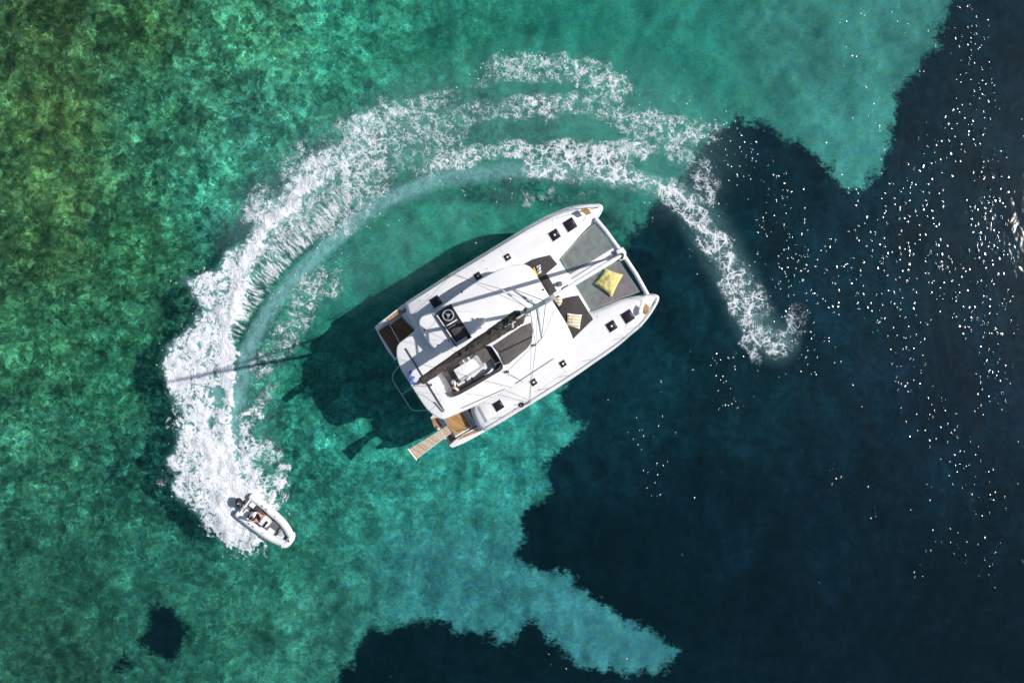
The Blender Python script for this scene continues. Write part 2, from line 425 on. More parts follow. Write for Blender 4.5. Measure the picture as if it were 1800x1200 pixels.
# how stony the bottom is: high at the left and top left, low over the plain sand
cob = np.clip(ss(-X, -13, -2) * .55 + ss(-X, 0, 16) * .45, 0, 1)
cob = cob * (1 - .65 * blobf([(700,440,5),(620,560,3),(820,420,4),(950,250,5),(850,220,4),(1000,80,4)], 1.3))
cob = cob * (1 - .35 * ss(-Y, 7, 14))
cob = np.clip(cob, .12, 1); fattr(bed, 'cobble', cob)
def bedmat():
    g = G('sea_bottom'); p = g.pos()
    sm = g.map(p, (1, 1, 0))
    rf = g.warp(g.warp(sm, 1.6, .30, 3), 6.0, .09, 2)           # irregular outlines
    cobf = g.attr('cobble')
    # stones and weed tufts of three sizes
    v1 = g.vor(rf, 1.15, 'SMOOTH_F1'); c1 = g.vor(rf, 1.15, 'F1', 'Color')
    v2 = g.vor(g.warp(sm, 3.5, .25, 3), 2.6, 'F1', 'Color'); v3 = g.vor(rf, 4.6, 'F1', 'Color')
    def ch(c):
        k = g.n('SeparateColor'); g.put(k.inputs[0], c); return k.outputs[0]
    r1, r2, r3 = ch(c1), ch(v2), ch(v3)
    big = g.noise(rf, .42, 4, .55, .5); mid = g.noise(rf, 1.3, 5, .62, .9); fine = g.noise(rf, 5.5, 5, .68, 1.2)
    a = g.m_('ADD', g.m_('MULTIPLY', g.m_('SUBTRACT', r1, .5), .75), g.m_('MULTIPLY', g.m_('SUBTRACT', r2, .5), .8))
    a = g.m_('ADD', a, g.m_('MULTIPLY', g.m_('SUBTRACT', r3, .5), .85))
    a = g.m_('MULTIPLY', a, cobf)
    a = g.m_('ADD', a, g.m_('MULTIPLY', g.m_('SUBTRACT', big, .5), 1.1))
    a = g.m_('ADD', a, g.m_('MULTIPLY', g.m_('SUBTRACT', mid, .5), g.mr(cobf, 0, 1, .8, .7)))
    a = g.m_('ADD', a, g.m_('MULTIPLY', g.m_('SUBTRACT', fine, .5), g.mr(cobf, 0, 1, .8, 2.0)))
    # bright net along stone edges, caustic light painted into the colour
    e = g.vor(g.warp(sm, 2.2, .5, 3), 1.9, 'DISTANCE_TO_EDGE'); e2 = g.vor(g.warp(sm, 4.5, .3, 3), 4.4, 'DISTANCE_TO_EDGE')
    rib = g.m_('ADD', g.mr(e, .0, .07, .60, 0), g.mr(e2, 0, .06, .60, 0))
    rib = g.m_('MULTIPLY', g.m_('MULTIPLY', rib, g.mr(g.noise(sm, .9, 3), .45, .62)), g.mr(cobf, 0, 1, .35, 1))
    a = g.m_('ADD', a, rib)
    mul = g.m_('POWER', 2.0, g.m_('ADD', g.m_('MULTIPLY', a, g.mr(cobf, 0, 1, 1.2, 1.6)), g.m_('MULTIPLY', g.m_('SUBTRACT', g.noise(g.map(g.warp(sm, 1.5, .3, 2), (1, 4.5, 1)), 3.2, 3, .6, .3), .5), 1.0)))
    sand = g.mix(1.0, g.attr('sandcol', 'Color'), (1, 1, 1), 'MULTIPLY')
    vs = g.vm('SCALE', g.attr('sandcol', 'Color'), None, mul)
    # hue drift: yellower on the light stones, bluer in the gaps
    hue = g.mix(g.mr(g.noise(rf, 1.9, 3, .6), .35, .65), (.88, .98, 1.06), (1.12, 1.02, .90))
    sandc = g.mix(1.0, vs, hue, 'MULTIPLY')
    rk = g.mr(g.m_('ADD', g.attr('rock'), g.m_('MULTIPLY', g.m_('SUBTRACT', mid, .5), 1.2)), .35, .75)
    sandc = g.mix(g.m_('MULTIPLY', rk, .42), sandc, (.05, .035, .02))
    # meadow
    gw = g.m_('ADD', g.attr('grass'), g.m_('ADD', g.m_('MULTIPLY', g.m_('SUBTRACT', g.noise(sm, .8, 5, .60, .5), .5), 2.0), g.m_('MULTIPLY', g.m_('SUBTRACT', g.noise(g.map(sm, (2, 5, 1)), 1.6, 4, .6, .6), .5), .9)))
    gw = g.m_('ADD', gw, g.m_('MULTIPLY', g.m_('SUBTRACT', g.noise(g.warp(sm, 2, .3), 3.4, 5, .66), .5), 1.1))
    gm = g.mr(gw, -.34, .26)
    gn = g.noise(g.warp(sm, .8, .6, 3), 1.5, 7, .7, .6); gb = g.noise(sm, .28, 4, .55, .4)
    gmul = g.m_('POWER', 2.0, g.m_('ADD', g.m_('MULTIPLY', g.m_('SUBTRACT', gn, .5), 4.2), g.m_('MULTIPLY', g.m_('SUBTRACT', gb, .5), 3.4)))
    grass = g.vm('SCALE', g.attr('grasscol', 'Color'), None, gmul)
    col = g.mix(gm, sandc, grass)
    g.end(g.bsdf(col, .95, 0, None, spec=0.0)); bed.data.materials.append(g.m)
bedmat()

# ------------------------------------------------------------------ wake fields
TRAIL = [(447,878),(433,852),(424,820),(417,790),(415,760),(416,730),(420,705),(425,675),(432,625),(453,582),(477,540),(505,502),(540,465),(570,438),(597,415),(620,390),(650,368),(688,347),(725,332),(760,319),(800,309),
 (840,304),(893,300),(960,300),(1010,302),(1067,308),(1110,313),(1147,323),(1190,340),(1213,352),(1245,405),(1280,465),(1310,530),(1335,580),(1365,600)]
TR = smooth_line(pw(TRAIL, 0), 2)
def stroke(X, Y, pts, w, amp=1.0, taper=None, soft=.6):
    line = smooth_line(pw(pts, 0), 1); d, s_, _ = seg_dist(X, Y, line); w_ = w / 33.1
    v = amp * ss(-d, -w_ * (1 + soft) / 1.0, -w_ * (1 - soft))
    if taper:
        L = sum(math.hypot(b[0] - a[0], b[1] - a[1]) for a, b in zip(line[:-1], line[1:])); v = v * (taper[0] + (taper[1] - taper[0]) * s_ / L)
    return v
def blobs(X, Y, pts, z=0):
    f = np.zeros(X.shape)
    for a, b, r, k in pts:
        x, y, _ = P(a, b, z); f = np.maximum(f, k * np.exp(-(((X - x) ** 2 + (Y - y) ** 2) / (r / 33.1) ** 2)))
    return f
OUTER = [(436,930),(426,942),(404,953),(387,951),(384,932),(360,922),(341,898),(325,885),(308,868),(303,845),(314,828),(300,822),(293,812),(303,790),(304,768),(322,735),(310,716),(300,695),(289,677),(283,662),(279,648),(281,622),(295,605),(330,575),(346,547),(353,541),
 (337,530),(325,515),(317,500),(324,486),(345,478),(388,466),(391,455),(388,445),(400,436),(414,432),(424,418),(440,400),(436,380),(441,358),(452,348),(482,342),(500,318),(520,300),(540,275),(570,258),(600,246),(598,225),(625,200),
 (650,195),(672,212),(648,250),(600,310),(545,365),(500,415),(462,460),(445,500),(430,545),(418,580),(412,620),(412,660),(411,700),(406,740),(408,790),(417,835),(430,862),(441,878),(447,890),(440,905)]
fx = np.arange(-25, 22.01, .11); fy = np.arange(-13, 17.01, .11)
FX, FY = np.meshgrid(fx, fy)
wx = (fbm(FX, FY, .9, 4, 11) - .5) * 1.5 + (fbm(FX, FY, 3., 2, 12) - .5) * .4; wy = (fbm(FX, FY, .9, 4, 21) - .5) * 1.5 + (fbm(FX, FY, 3., 2, 22) - .5) * .4
XW, YW = FX + wx * .55, FY + wy * .55
sdo = poly_sd(XW, YW, pw(OUTER, 0))
dT, sT, nT = seg_dist(FX, FY, TR)
px_y = 586 - FY * 33.1; px_x = 860 + FX * 33.1           # rough photo position, only to fade the fields along the wake
inner = ss(sdo, -.15, .35)
por = fbm(FX, FY, .55, 3, 51)
dense = inner * np.clip(.69 - .15 * ss(-px_y, -470, -390) - .17 * ss(px_x, 470, 640) + .45 * (por - .5), .1, 1)
dense = np.maximum(dense, stroke(XW, YW, [(430,902),(408,860),(388,800),(372,740)], 62, 1.0, (1.05, .86), .8))
dense = np.maximum(dense, stroke(XW, YW, [(402,930),(430,915)], 22, 1.0))
RIDGE = [(398,720),(402,680),(396,625),(401,575),(411,525),(425,475),(442,440),(470,400),(505,360),(545,325)]
dense = np.maximum(dense, stroke(XW, YW, RIDGE, 14, 1.05, (1, .8), .8))
dense = dense * (1 - .85 * stroke(FX + wx * .1, FY + wy * .1, TRAIL[1:9], 6, 1., (.35, 1), .8))
dense = dense * (1 - .75 * blobs(XW, YW, [(385,690,14,1),(388,712,12,1),(380,740,9,.8),(383,765,8,.5)]))
dense = np.maximum(dense, (.62 + .5 * fbm(FX, FY, 1.6, 4, 61)) * blobs(FX + wx * 1.1, FY + wy * 1.1, [(940,182,16,.85),(1008,178,14,.85),(955,195,14,.8),(1072,150,14,.72),(980,122,16,.66),(1062,140,14,.62),(1090,235,10,.6),(1120,262,14,.75),(1175,245,12,.7),
  (530,545,12,.85),(545,520,16,.62),(490,575,12,.6),(436,735,15,.8),(446,690,9,.6),(450,780,18,.74),(455,745,10,.6),(478,870,15,1.2),(488,825,12,1.0),(485,850,14,1.1),(452,735,10,.9),(440,760,9,.8),(1375,585,14,.5),(545,330,10,.5),(660,225,10,.62)]))
lace = np.zeros(FX.shape)
def L_(*a, **k):
    global lace
    lace = np.maximum(lace, stroke(XW, YW, *a, **k))
L_([(470,420),(520,370),(580,325),(650,290)], 36, .62)
L_([(560,340),(620,290),(680,260),(750,240)], 78, .74, (1, .6))
L_([(560,385),(620,345),(700,300)], 26, .62)
L_([(610,225),(680,205),(740,185),(790,168)], 16, .78)
L_([(790,170),(860,140),(900,125)], 8, .50)
L_([(880,120),(940,118),(1000,125),(1060,145),(1090,160)], 24, .72)
L_([(860,130),(1000,100),(1060,120)], 16, .45)
L_([(890,190),(950,190),(1010,185),(1080,205),(1140,215)], 20, .68)
L_([(760,295),(800,275),(860,265),(920,258),(980,262),(1040,272),(1100,265),(1150,262),(1180,250),(1205,235)], 15, .93)
L_([(720,235),(800,200),(860,190)], 26, .42)
L_([(1120,230),(1190,230),(1250,230)], 26, .62)
L_([(940,290),(1010,300),(1080,300),(1140,320),(1190,350)], 22, .66)
L_([(930,350),(990,345),(1050,350)], 16, .42)
L_([(1180,330),(1215,370),(1240,410),(1270,440),(1300,490),(1335,540)], 22, .66)
L_([(1290,500),(1320,560),(1350,600),(1390,600),(1400,560)], 26, .64)
L_([(1310,600),(1330,640)], 10, .6)
L_([(1190,270),(1230,300),(1250,340)], 26, .55)
L_([(520,560),(540,515),(575,500)], 26, .80)
L_([(450,660),(480,620),(520,570)], 22, .55)
L_([(432,740),(470,700),(480,680)], 15, .66)
L_([(440,800),(470,780),(485,830),(490,870)], 15, .80)
L_([(285,840),(310,825),(330,830)], 12, .45)
L_([(480,450),(560,380),(640,330)], 20, .30)
L_([(440,380),(465,345)], 20, .9)
lace = lace * (.56 + .64 * ss(fbm(FX, FY, .7, 4, 31), .34, .66))
# streaks that cross the wash between the breaking crest and the smooth trail
streak = np.clip(ss(nT, 0.15, .8) * ss(-nT, -4.2, -2.3), 0, 1) if False else np.zeros(FX.shape)
side = nT * (-1)          # positive on the outside of the turn
if np.median(side[(sdo > 1)]) < 0: side = -side
streak = ss(side, .30, .8) * ss(-side, -3.6, -1.2) * ss(-px_y, -700, -560) * ss(-px_x, -760, -560) * .95
haze = stroke(FX, FY, TRAIL[0:20], 13, 1.0, (1, .9), .6)
haze = np.maximum(haze, stroke(FX, FY, TRAIL[15:25], 15, .78, None, .9))
haze = np.maximum(haze, stroke(FX, FY, TRAIL[23:30], 19, .62, None, .9))
haze = np.maximum(haze, stroke(FX, FY, TRAIL[28:], 28, .42, None, .95))
haze = np.maximum(haze, stroke(FX, FY, [(470,400),(560,330),(640,270),(740,220)], 62, .42, None, .95))
haze = np.maximum(haze, stroke(FX, FY, [(720,250),(900,200),(1080,200),(1180,260)], 85, .27, None, .95))
haze = np.maximum(haze, stroke(FX, FY, [(460,800),(450,720),(470,620),(540,530)], 26, .22, None, .95))
haze = np.maximum(haze, inner * .8)
haze = np.maximum(haze, .20 * blobs(FX + wx, FY + wy, [(620,470,60,1),(700,420,70,1),(800,380,50,1),(880,340,50,.8),(1010,370,40,.6),(1090,360,40,.8)]))
spray = np.maximum(stroke(XW, YW, [(620,210),(760,165),(880,110),(1000,90),(1100,140)], 22, .5), stroke(XW, YW, [(1220,230),(1280,260),(1340,300),(1360,380),(1380,470),(1385,560)], 40, .42))
spray = np.maximum(spray, stroke(XW, YW, [(1100,160),(1180,190),(1250,210)], 30, .35))
spray = np.maximum(spray, ss(-dT, -3.2, -.5) * .30)
spray = np.maximum(spray, ss(sdo, -.7, .2) * .75)
spray = np.maximum(spray, blobs(XW, YW, [(842,405,14,.6),(838,425,9,.5),(300,835,26,.6),(700,530,16,.35)]))
# keep the catamaran's own footprint free of the sheet
catp = [(655,578),(790,478),(985,366),(1062,356),(1162,520),(1130,580),(1000,672),(800,790),(760,760)]
free = poly_sd(FX, FY, pw(catp, .6)) < .1
keep = ((dense + lace + haze + spray + streak) > .03) & free
ht = .035 + dense * (.05 + .30 * fbm(FX, FY, 1.3, 4, 41) ** 2 * 1.4 + .10 * (fbm(FX, FY, 5, 2, 44) - .3)) + .05 * lace * fbm(FX, FY, 2.5, 2, 43)
foam, X2, Y2, use = grid('wake_foam', fx, fy, lambda x, y: ht, keep)
tag(foam, 'white curved wake foam trailing behind the small inflatable boat', 'foam', kind='stuff')
for nme, arr in (('dense', dense), ('lace', lace), ('streak', streak), ('haze', haze), ('spray', spray)): fattr(foam, nme, arr.reshape(-1)[use])
cells = np.maximum(stroke(FX, FY, [(940,300),(1080,305),(1190,345),(1270,440),(1330,560),(1400,600)], 45, 1.0, None, .8), stroke(FX, FY, [(560,330),(680,250)], 30, .5, None, .9))
fattr(foam, 'cells', cells.reshape(-1)[use])
vattr(foam, 'wk', np.stack([sT.reshape(-1)[use], nT.reshape(-1)[use], 0 * X2], -1))
def foammat():
    g = G('sea_foam'); p = g.map(g.pos(), (1, 1, 0)); wk = g.attr('wk', 'Vector')
    D, Lc, Sk, Hz, Sp = (g.attr(q) for q in ('dense', 'lace', 'streak', 'haze', 'spray'))
    wp = g.warp(g.warp(p, 1.3, .75, 3), 5.5, .16, 3)
    # froth with torn holes
    nf = g.m_('ADD', g.m_('MULTIPLY', g.noise(wp, 2.6, 8, .72, .6), .80), g.m_('MULTIPLY', g.vor(wp, 6.0, 'SMOOTH_F1'), .34))
    thr = g.m_('SUBTRACT', .80, g.m_('MULTIPLY', D, .47))
    aD = g.m_('MULTIPLY', g.mr(g.m_('SUBTRACT', nf, thr), -.07, .12), g.mr(D, .04, .25))
    # lace
    lw = g.warp(g.warp(p, 1.1, .38, 2), 4.0, .10, 2); e1 = g.vor(lw, 1.05, 'DISTANCE_TO_EDGE'); e2 = g.vor(g.vm('ADD', lw, (7.3, 2.1, 0)), 2.5, 'DISTANCE_TO_EDGE'); e3 = g.vor(wp, 6.0, 'DISTANCE_TO_EDGE')
    brk = g.noise(p, 2.2, 4, .62)
    def line(e, wmax):
        wdt = g.m_('MULTIPLY', g.m_('MULTIPLY', g.m_('POWER', Lc, 1.5), wmax), g.mr(brk, .34, .66, .25, 1.6))
        return g.m_('MULTIPLY', g.mr(g.m_('DIVIDE', e, g.m_('ADD', wdt, .002)), .25, 1.5, 1, 0), g.mr(wdt, .004, .03))
    rn = g.noise(lw, 1.9, 6, .64, .9); rn2 = g.noise(wp, 4.2, 6, .66, .7)
    def wisp(n_, wmax):
        wdt = g.m_('MULTIPLY', g.m_('MULTIPLY', g.m_('POWER', Lc, 1.6), wmax), g.mr(brk, .38, .64, .0, 1.8))
        return g.mr(g.m_('DIVIDE', g.m_('ABSOLUTE', g.m_('SUBTRACT', n_, .5)), g.m_('ADD', wdt, .001)), .2, 1.6, 1, 0)
    cell = g.mr(g.attr('cells'), 0, 1, .5, 1.0)
    aL = g.m_('MAXIMUM', g.m_('MULTIPLY', line(e1, .075), cell), g.m_('MULTIPLY', g.m_('MULTIPLY', line(e2, .065), .8), cell))
    aL = g.m_('MAXIMUM', aL, g.m_('MAXIMUM', wisp(rn, .034), g.m_('MULTIPLY', wisp(rn2, .022), .85)))
    aL = g.m_('MULTIPLY', aL, g.mr(Lc, .12, .4))
    # clumps in the lace
    cl = g.mr(g.m_('SUBTRACT', g.noise(wp, 1.9, 7, .7, .6), g.m_('SUBTRACT', .905, g.m_('MULTIPLY', Lc, .27))), -.05, .11)
    aL = g.m_('MAXIMUM', aL, g.m_('MULTIPLY', cl, g.mr(Lc, .1, .3)))
    # streaks across the wash
    ws = g.warp(wk, 1.2, .35, 3)
    sn = g.noise(g.map(ws, (4.2, .85, 1)), 1.6, 7, .70, .4)
    aS = g.m_('MULTIPLY', g.mr(g.m_('SUBTRACT', sn, g.m_('SUBTRACT', .78, g.m_('MULTIPLY', Sk, .33))), -.08, .14), g.mr(Sk, .02, .2))
    # droplets
    vd = g.vor(g.warp(p, 4, .2), 7.0, 'F1'); vc = g.vor(g.warp(p, 4, .2), 7.0, 'F1', 'Color')
    k = g.n('SeparateColor'); g.put(k.inputs[0], vc)
    on = g.mr(g.m_('ADD', k.outputs[0], g.m_('MULTIPLY', g.m_('SUBTRACT', g.noise(p, 1.1, 4), .5), 1.6)), g.m_('SUBTRACT', 1.10, g.m_('MULTIPLY', Sp, .55)), g.m_('SUBTRACT', 1.16, g.m_('MULTIPLY', Sp, .55)))
    aP = g.m_('MULTIPLY', g.m_('MULTIPLY', g.mr(vd, .12, .34, 1, 0), on), g.mr(Sp, .05, .2))
    A = g.m_('MULTIPLY', g.m_('MAXIMUM', g.m_('MAXIMUM', aD, aL), g.m_('MAXIMUM', aS, aP)), g.mr(g.noise(wp, 7.0, 5, .7), .28, .58, .78, 1.0))
    hz = g.m_('MULTIPLY', g.m_('MULTIPLY', Hz, .80), g.mr(g.noise(g.map(g.warp(wk, 1.5, .3, 2), (1, 1.8, 1)), 1.6, 6, .62, .5), .25, .72, .45, 1.0))
    A2 = g.m_('SUBTRACT', 1.0, g.m_('MULTIPLY', g.m_('SUBTRACT', 1.0, g.m_('MULTIPLY', A, .95)), g.m_('SUBTRACT', 1.0, hz)))
    fr = g.noise(wp, 4.5, 6, .7)
    white = g.mix(g.mr(fr, .3, .68), (.70, .73, .76), (.92, .92, .92))
    col = g.mix(g.mr(A, .12, .75), (.24, .50, .50), white)
    nm = g.bump(g.m_('ADD', g.m_('MULTIPLY', g.noise(wp, 3.5, 6, .65), .15), g.m_('MULTIPLY', g.noise(p, 14, 4, .6), .035)), 1.0)
    tr = g.n('BsdfTransparent').outputs[0]
    g.end(g.ms(A2, tr, g.bsdf(col, .85, 0, nm, spec=.1))); foam.data.materials.append(g.m)
foammat()

# ------------------------------------------------------------------ water surface
wxs = np.concatenate([-31 - far[::-1], np.arange(-31, 31.01, .4), 31 + far]); wys = np.concatenate([-21 - far[::-1], np.arange(-21, 21.01, .4), 21 + far])
sea, X3, Y3, _ = grid('water', wxs, wys, lambda x, y: 0 * x)
tag(sea, None, None, kind='structure')
RUF = [([(1475,60),(1500,150),(1520,250),(1500,330)],26,.55),([(1700,40),(1720,150),(1690,220),(1640,300),(1600,400),(1650,480),(1720,560)],34,1.3),([(1735,300),(1740,500),(1745,700)],30,1.3),([(1560,330),(1600,420)],26,.8),
 ([(1540,400),(1590,560),(1600,700),(1640,760)],30,1.25),([(1640,750),(1690,800),(1740,880)],36,1.6),([(1400,430),(1450,520),(1440,620)],40,.8),([(1270,240),(1340,320),(1390,430),(1400,560)],46,.62),([(1480,420),(1510,520)],30,.8),
 ([(1600,130),(1560,200),(1500,330)],24,.5),([(1130,760),(1160,860)],30,1.1),([(1280,700),(1270,640)],26,1.0),([(600,1185),(800,1175),(1000,1185),(1090,1170)],22,1.3),([(1480,830),(1560,900),(1640,900)],34,.4),([(1660,960),(1740,1000)],40,1.2),([(1500,40),(1650,60)],26,.45)]
ruf = 0
for a_, w_, k_ in RUF: ruf = np.maximum(ruf, stroke(X3, Y3, a_, w_, k_, None, .9))
fattr(sea, 'ruffle', ruf)
def watermat():
    g = G('sea_water'); p = g.map(g.pos(), (1, 1, 0))
    q = g.map(p, (1, 1, 1), (0, 0, R(-8)))
    w1 = g.warp(q, .35, 1.2, 2)
    big = g.noise(g.map(w1, (1.0, .38, 1)), .55, 2, .5, .3)       # swell crests lie across the wind
    mid = g.noise(g.map(g.warp(q, .9, .5, 2), (1.0, .6, 1)), 1.7, 2, .5, .4)
    # steep little wavelets: scattered, thicker along the crests and in the gusts
    gust = g.attr('ruffle'); crest = g.noise(g.map(g.warp(q, .5, .9, 2), (1.0, .26, 1)), 1.0, 4, .62, .3)
    q2 = g.map(g.warp(q, 3.0, .12, 2), (1, .68, 1))
    vd = g.vor(q2, 3.6, 'F1'); vc = g.n('SeparateColor'); g.put(vc.inputs[0], g.vor(q2, 3.6, 'F1', 'Color'))
    dens = g.m_('ADD', g.m_('ADD', vc.outputs[0], g.m_('MULTIPLY', g.m_('SUBTRACT', crest, .5), 4.6)), g.m_('MULTIPLY', g.m_('SUBTRACT', gust, .5), 1.5))
    amp = g.m_('MULTIPLY', g.mr(dens, .44, .74), g.mr(vc.outputs[1], 0, 1, .35, 1.0, False))
    cone = g.mr(vd, .0, .42, 1.0, 0.0)
    h = g.m_('ADD', g.m_('ADD', g.m_('MULTIPLY', big, .06), g.m_('MULTIPLY', mid, .018)), g.m_('MULTIPLY', g.m_('MULTIPLY', cone, amp), .050))
    nm = g.bump(h, 1.0)
    ge = g.n('NewGeometry'); ct = g.m_('ABSOLUTE', g.vm('DOT_PRODUCT', ge.outputs['Incoming'], ge.outputs['Normal']))
    fres = g.m_('ADD', .02, g.m_('MULTIPLY', .98, g.m_('POWER', g.m_('SUBTRACT', 1.0, ct, clamp=True), 5.0)))
    gl = g.n('BsdfGlossy', distribution='BECKMANN'); gl.inputs['Roughness'].default_value = .13; g.put(gl.inputs['Normal'], nm)
    tr = g.n('BsdfTransparent'); tr.inputs[0].default_value = WT + (1,)
    df = g.n('BsdfDiffuse'); df.inputs[0].default_value = (.03, .32, .36, 1)        # light scattered back by the water itself
    g.end(g.ms(fres, g.ms(.018, tr.outputs[0], df.outputs[0]), gl.outputs[0])); sea.data.materials.append(g.m)
watermat()

# ------------------------------------------------------------------ catamaran
cx, cy, _ = P(915, 562, 1.7)
cat = root('sailing_catamaran', 'large white sailing catamaran with grey lounge cushions lying in the middle of the bay', 'catamaran', (cx, cy, 0))
ZD, ZR = 1.75, 3.15          # deck and roof heights
def pr(name, pts, z0, z1, mat, parent=cat, bev=0., rnd=0, flare=0., label=None, sharp=38, steps=2):
    q = PP(pts, z1)
    if rnd: q = smooth_poly(q, rnd)
    return MB().prism(q, z0, z1, bev, steps, flare).build(name, mat, parent, label=label, sharp=sharp)
def hull(outline, label):
    p = [(a, b) for a, b, _ in smooth_poly(PP(outline, 1.42), 1)]
    if area(p) < 0: p = p[::-1]
    m = MB()
    rs = []
    for z, d in ((-.45, -.75), (-.2, -.42), (.1, -.26), (.6, -.16), (1.1, -.05), (1.42, 0), (1.52, -.03), (1.66, -.13), (1.72, -.20), (ZD, -.24)):
        rs.append([(x, y, z) for x, y in offset(p, d)])
    m.rings(rs)
    return m.build('hull', 'gelcoat', cat, label=label, sharp=50)
PORT = [(706,536),(728,521),(750,507),(790,481),(840,451),(890,420),(940,389),(964,377),(984,369),(1002,363),(1020,359.5),(1040,358),(1055,358),(1061,364),(1058,373),(1053,382),(1042,393),(1028,407),(1008,432),(986,456),(968,478),(880,535),(800,585),(742,598)]
STBD = [(845,763),(880,743),(908,726),(936,709),(968,690),(1000,669),(1024,653),(1046,637),(1070,621),(1092,604),(1108,590),(1122,579),(1134,566),(1144,553),(1154,537),(1159,526),(1158,519),(1148,516),(1134,517),(1122,519),(1106,522),(1088,526),(1062,537),(1038,547),(1010,556),(930,610),(850,668),(822,712)]
hull(PORT, None); hull(STBD, None)
# bridge between the hulls
pr('bridge_deck', [(722,610),(760,585),(960,455),(984,458),(1000,484),(1022,519),(1037,545),(1020,580),(860,690),(800,725),(760,720),(742,690)], .75, ZD - .004, 'gelcoat', bev=.04)
# toe rails
def along(pts, z, r, name, mat, parent=cat, n=6, it=1): return MB().tube(smooth_line(PP(pts, z), it), r, n).build(name, mat, parent)
along([(846,755),(880,735),(936,701),(1000,661),(1046,630),(1092,598),(1122,573),(1142,548),(1153,529)], ZD + .03, .018, 'toe_rail', 'grey_trim')
along([(722,531),(750,513),(790,487),(840,457),(890,426),(940,396),(984,375),(1020,366),(1052,364)], ZD + .03, .018, 'toe_rail', 'grey_trim')

# coachroof: cabin sides and roof
ROOF = [(696,612),(697,630),(703,647),(713,663),(725,682),(740,706),(752,722),(765,732),(777,738),(789,734),(814,723),(833,715),(862,700),(900,681),(936,662),(968,641),(990,623),(1004,608),(1009,597),
        (996,568),(984,549),(972,530),(958,508),(946,488),(936,471),(922,463),(900,466),(880,472),(842,491),(800,520),(770,542),(740,571),(713,594),(701,602)]
CAB = [(740,606),(760,590),(800,553),(842,516),(880,490),(915,470),(938,476),(948,492),(972,532),(998,574),(1006,598),(990,622),(960,642),(900,676),(850,700),(822,706),(800,712),(780,700),(755,670)]
WELL = [(764,664),(771,677),(779,690),(787,699),(801,697),(830,681),(860,663),(881,651),(885,645),(880,634),(870,618),(862,606),(845,610),(810,633),(780,653)]
cw = [(a, b) for a, b, _ in smooth_poly(PP(CAB, ZR - .12), 1)]
if area(cw) < 0: cw = cw[::-1]
MB().rings([[(x, y, ZD - .01) for x, y in offset(cw, -.22)], [(x, y, ZR - .12) for x, y in cw]], True, False).build('cabin', 'gelcoat', cat, sharp=38)
# a dark window band let into the cabin sides, a few millimetres proud of them
def sidering(z):
    t = (z - (ZD - .01)) / (ZR - .12 - (ZD - .01)); return [(x, y, z) for x, y in offset(cw, -.22 * (1 - t) + .012)]
# the prism's foot ring is offset by -flare: the cabin leans outwards towards the roof
wb = MB().rings([sidering(2.15), sidering(2.75)], False, False); wb.build('side_window', 'dark_glass', cat)

def holed_roof():
    """roof plate with a real opening for the sunken lounge"""
    bm = bmesh.new()
    out = [(a, b) for a, b, _ in smooth_poly(PP(ROOF, ZR), 2)]; inn = [(a, b) for a, b, _ in smooth_poly(PP(WELL, ZR), 1)]
    if area(out) < 0: out = out[::-1]
    if area(inn) < 0: inn = inn[::-1]
    def loop(pts, z): 
        vs = [bm.verts.new((x, y, z)) for x, y in pts]
        return vs, [bm.edges.new((vs[i], vs[(i + 1) % len(vs)])) for i in range(len(vs))]
    def wall(a, b):
        n = len(a)
        for i in range(n): bm.faces.new((a[i], a[(i + 1) % n], b[(i + 1) % n], b[i]))
    top_o, eo = loop(offset(out, -.10), ZR); top_i, ei = loop(inn, ZR)
    r1, _ = loop(offset(out, -.03), ZR - .03); r2, _ = loop(out, ZR - .09); r3, _ = loop(offset(out, -.02), ZR - .16)
    wall(r1, top_o); wall(r2, r1); wall(r3, r2)
    w1, _ = loop(offset(inn, -.02), ZR - .62); wall(top_i, w1); bm.faces.new(w1)
    bo, eb = loop(offset(out, -.06), ZR - .17); wall(bo, r3); bi, ebi = loop(offset(inn, .05), ZR - .17)
    bmesh.ops.triangle_fill(bm, use_beauty=True, use_dissolve=False, edges=eo + ei)
    wo_, _ = loop(offset(inn, .03), ZR - .64); wall(bi, wo_); bm.faces.new(wo_)
    bmesh.ops.triangle_fill(bm, use_beauty=True, use_dissolve=False, edges=eb + ebi)
    bmesh.ops.recalc_face_normals(bm, faces=bm.faces)
    me = bpy.data.meshes.new('roof'); c = Vector((cx, cy, ZR))
    for v in bm.verts: v.co -= c
    bm.to_mesh(me); bm.free(); me.materials.append(M['gelcoat'])
    me.polygons.foreach_set('use_smooth', [True] * len(me.polygons)); me.set_sharp_from_angle(angle=R(30))
    o = bpy.data.objects.new('roof', me); COL.objects.link(o); link(o, cat, tuple(c)); return o
roof = holed_roof()
# sunken lounge
ZL = ZR - .62
pr('sofa_seat', [(866,613),(876,631),(881,640),(879,648),(835,674),(806,690),(798,690),(782,662),(790,657),(806,681),(812,680),(845,660),(868,645),(858,618)], ZL + .01, ZL + .34, 'cushion_dark', bev=.05)
pr('sofa_backrest', [(884,642),(883,648),(876,653),(835,677),(803,695),(796,694),(793,689),(800,688),(806,687),(835,671),(876,646),(879,641)], ZL + .01, ZL + .56, 'cushion_dark', bev=.05)
pr('sofa_seat', [(777,657),(806,639),(823,664),(797,680),(789,672)], ZL + .01, ZL + .32, 'cushion_grey', bev=.05)
pr('sofa_seat', [(832,622),(856,608),(868,628),(845,642)], ZL + .01, ZL + .32, 'cushion_grey', bev=.05)
for pts in ([(827,664),(830,662),(838,676),(835,678)],): pr('seat_seam', pts, ZL + .34, ZL + .352, 'black_plastic')
tb = pr('lounge_table', [(797,650),(833,628.5),(843,643.5),(807,667)], ZL + .60, ZL + .64, 'gelcoat', bev=.012)
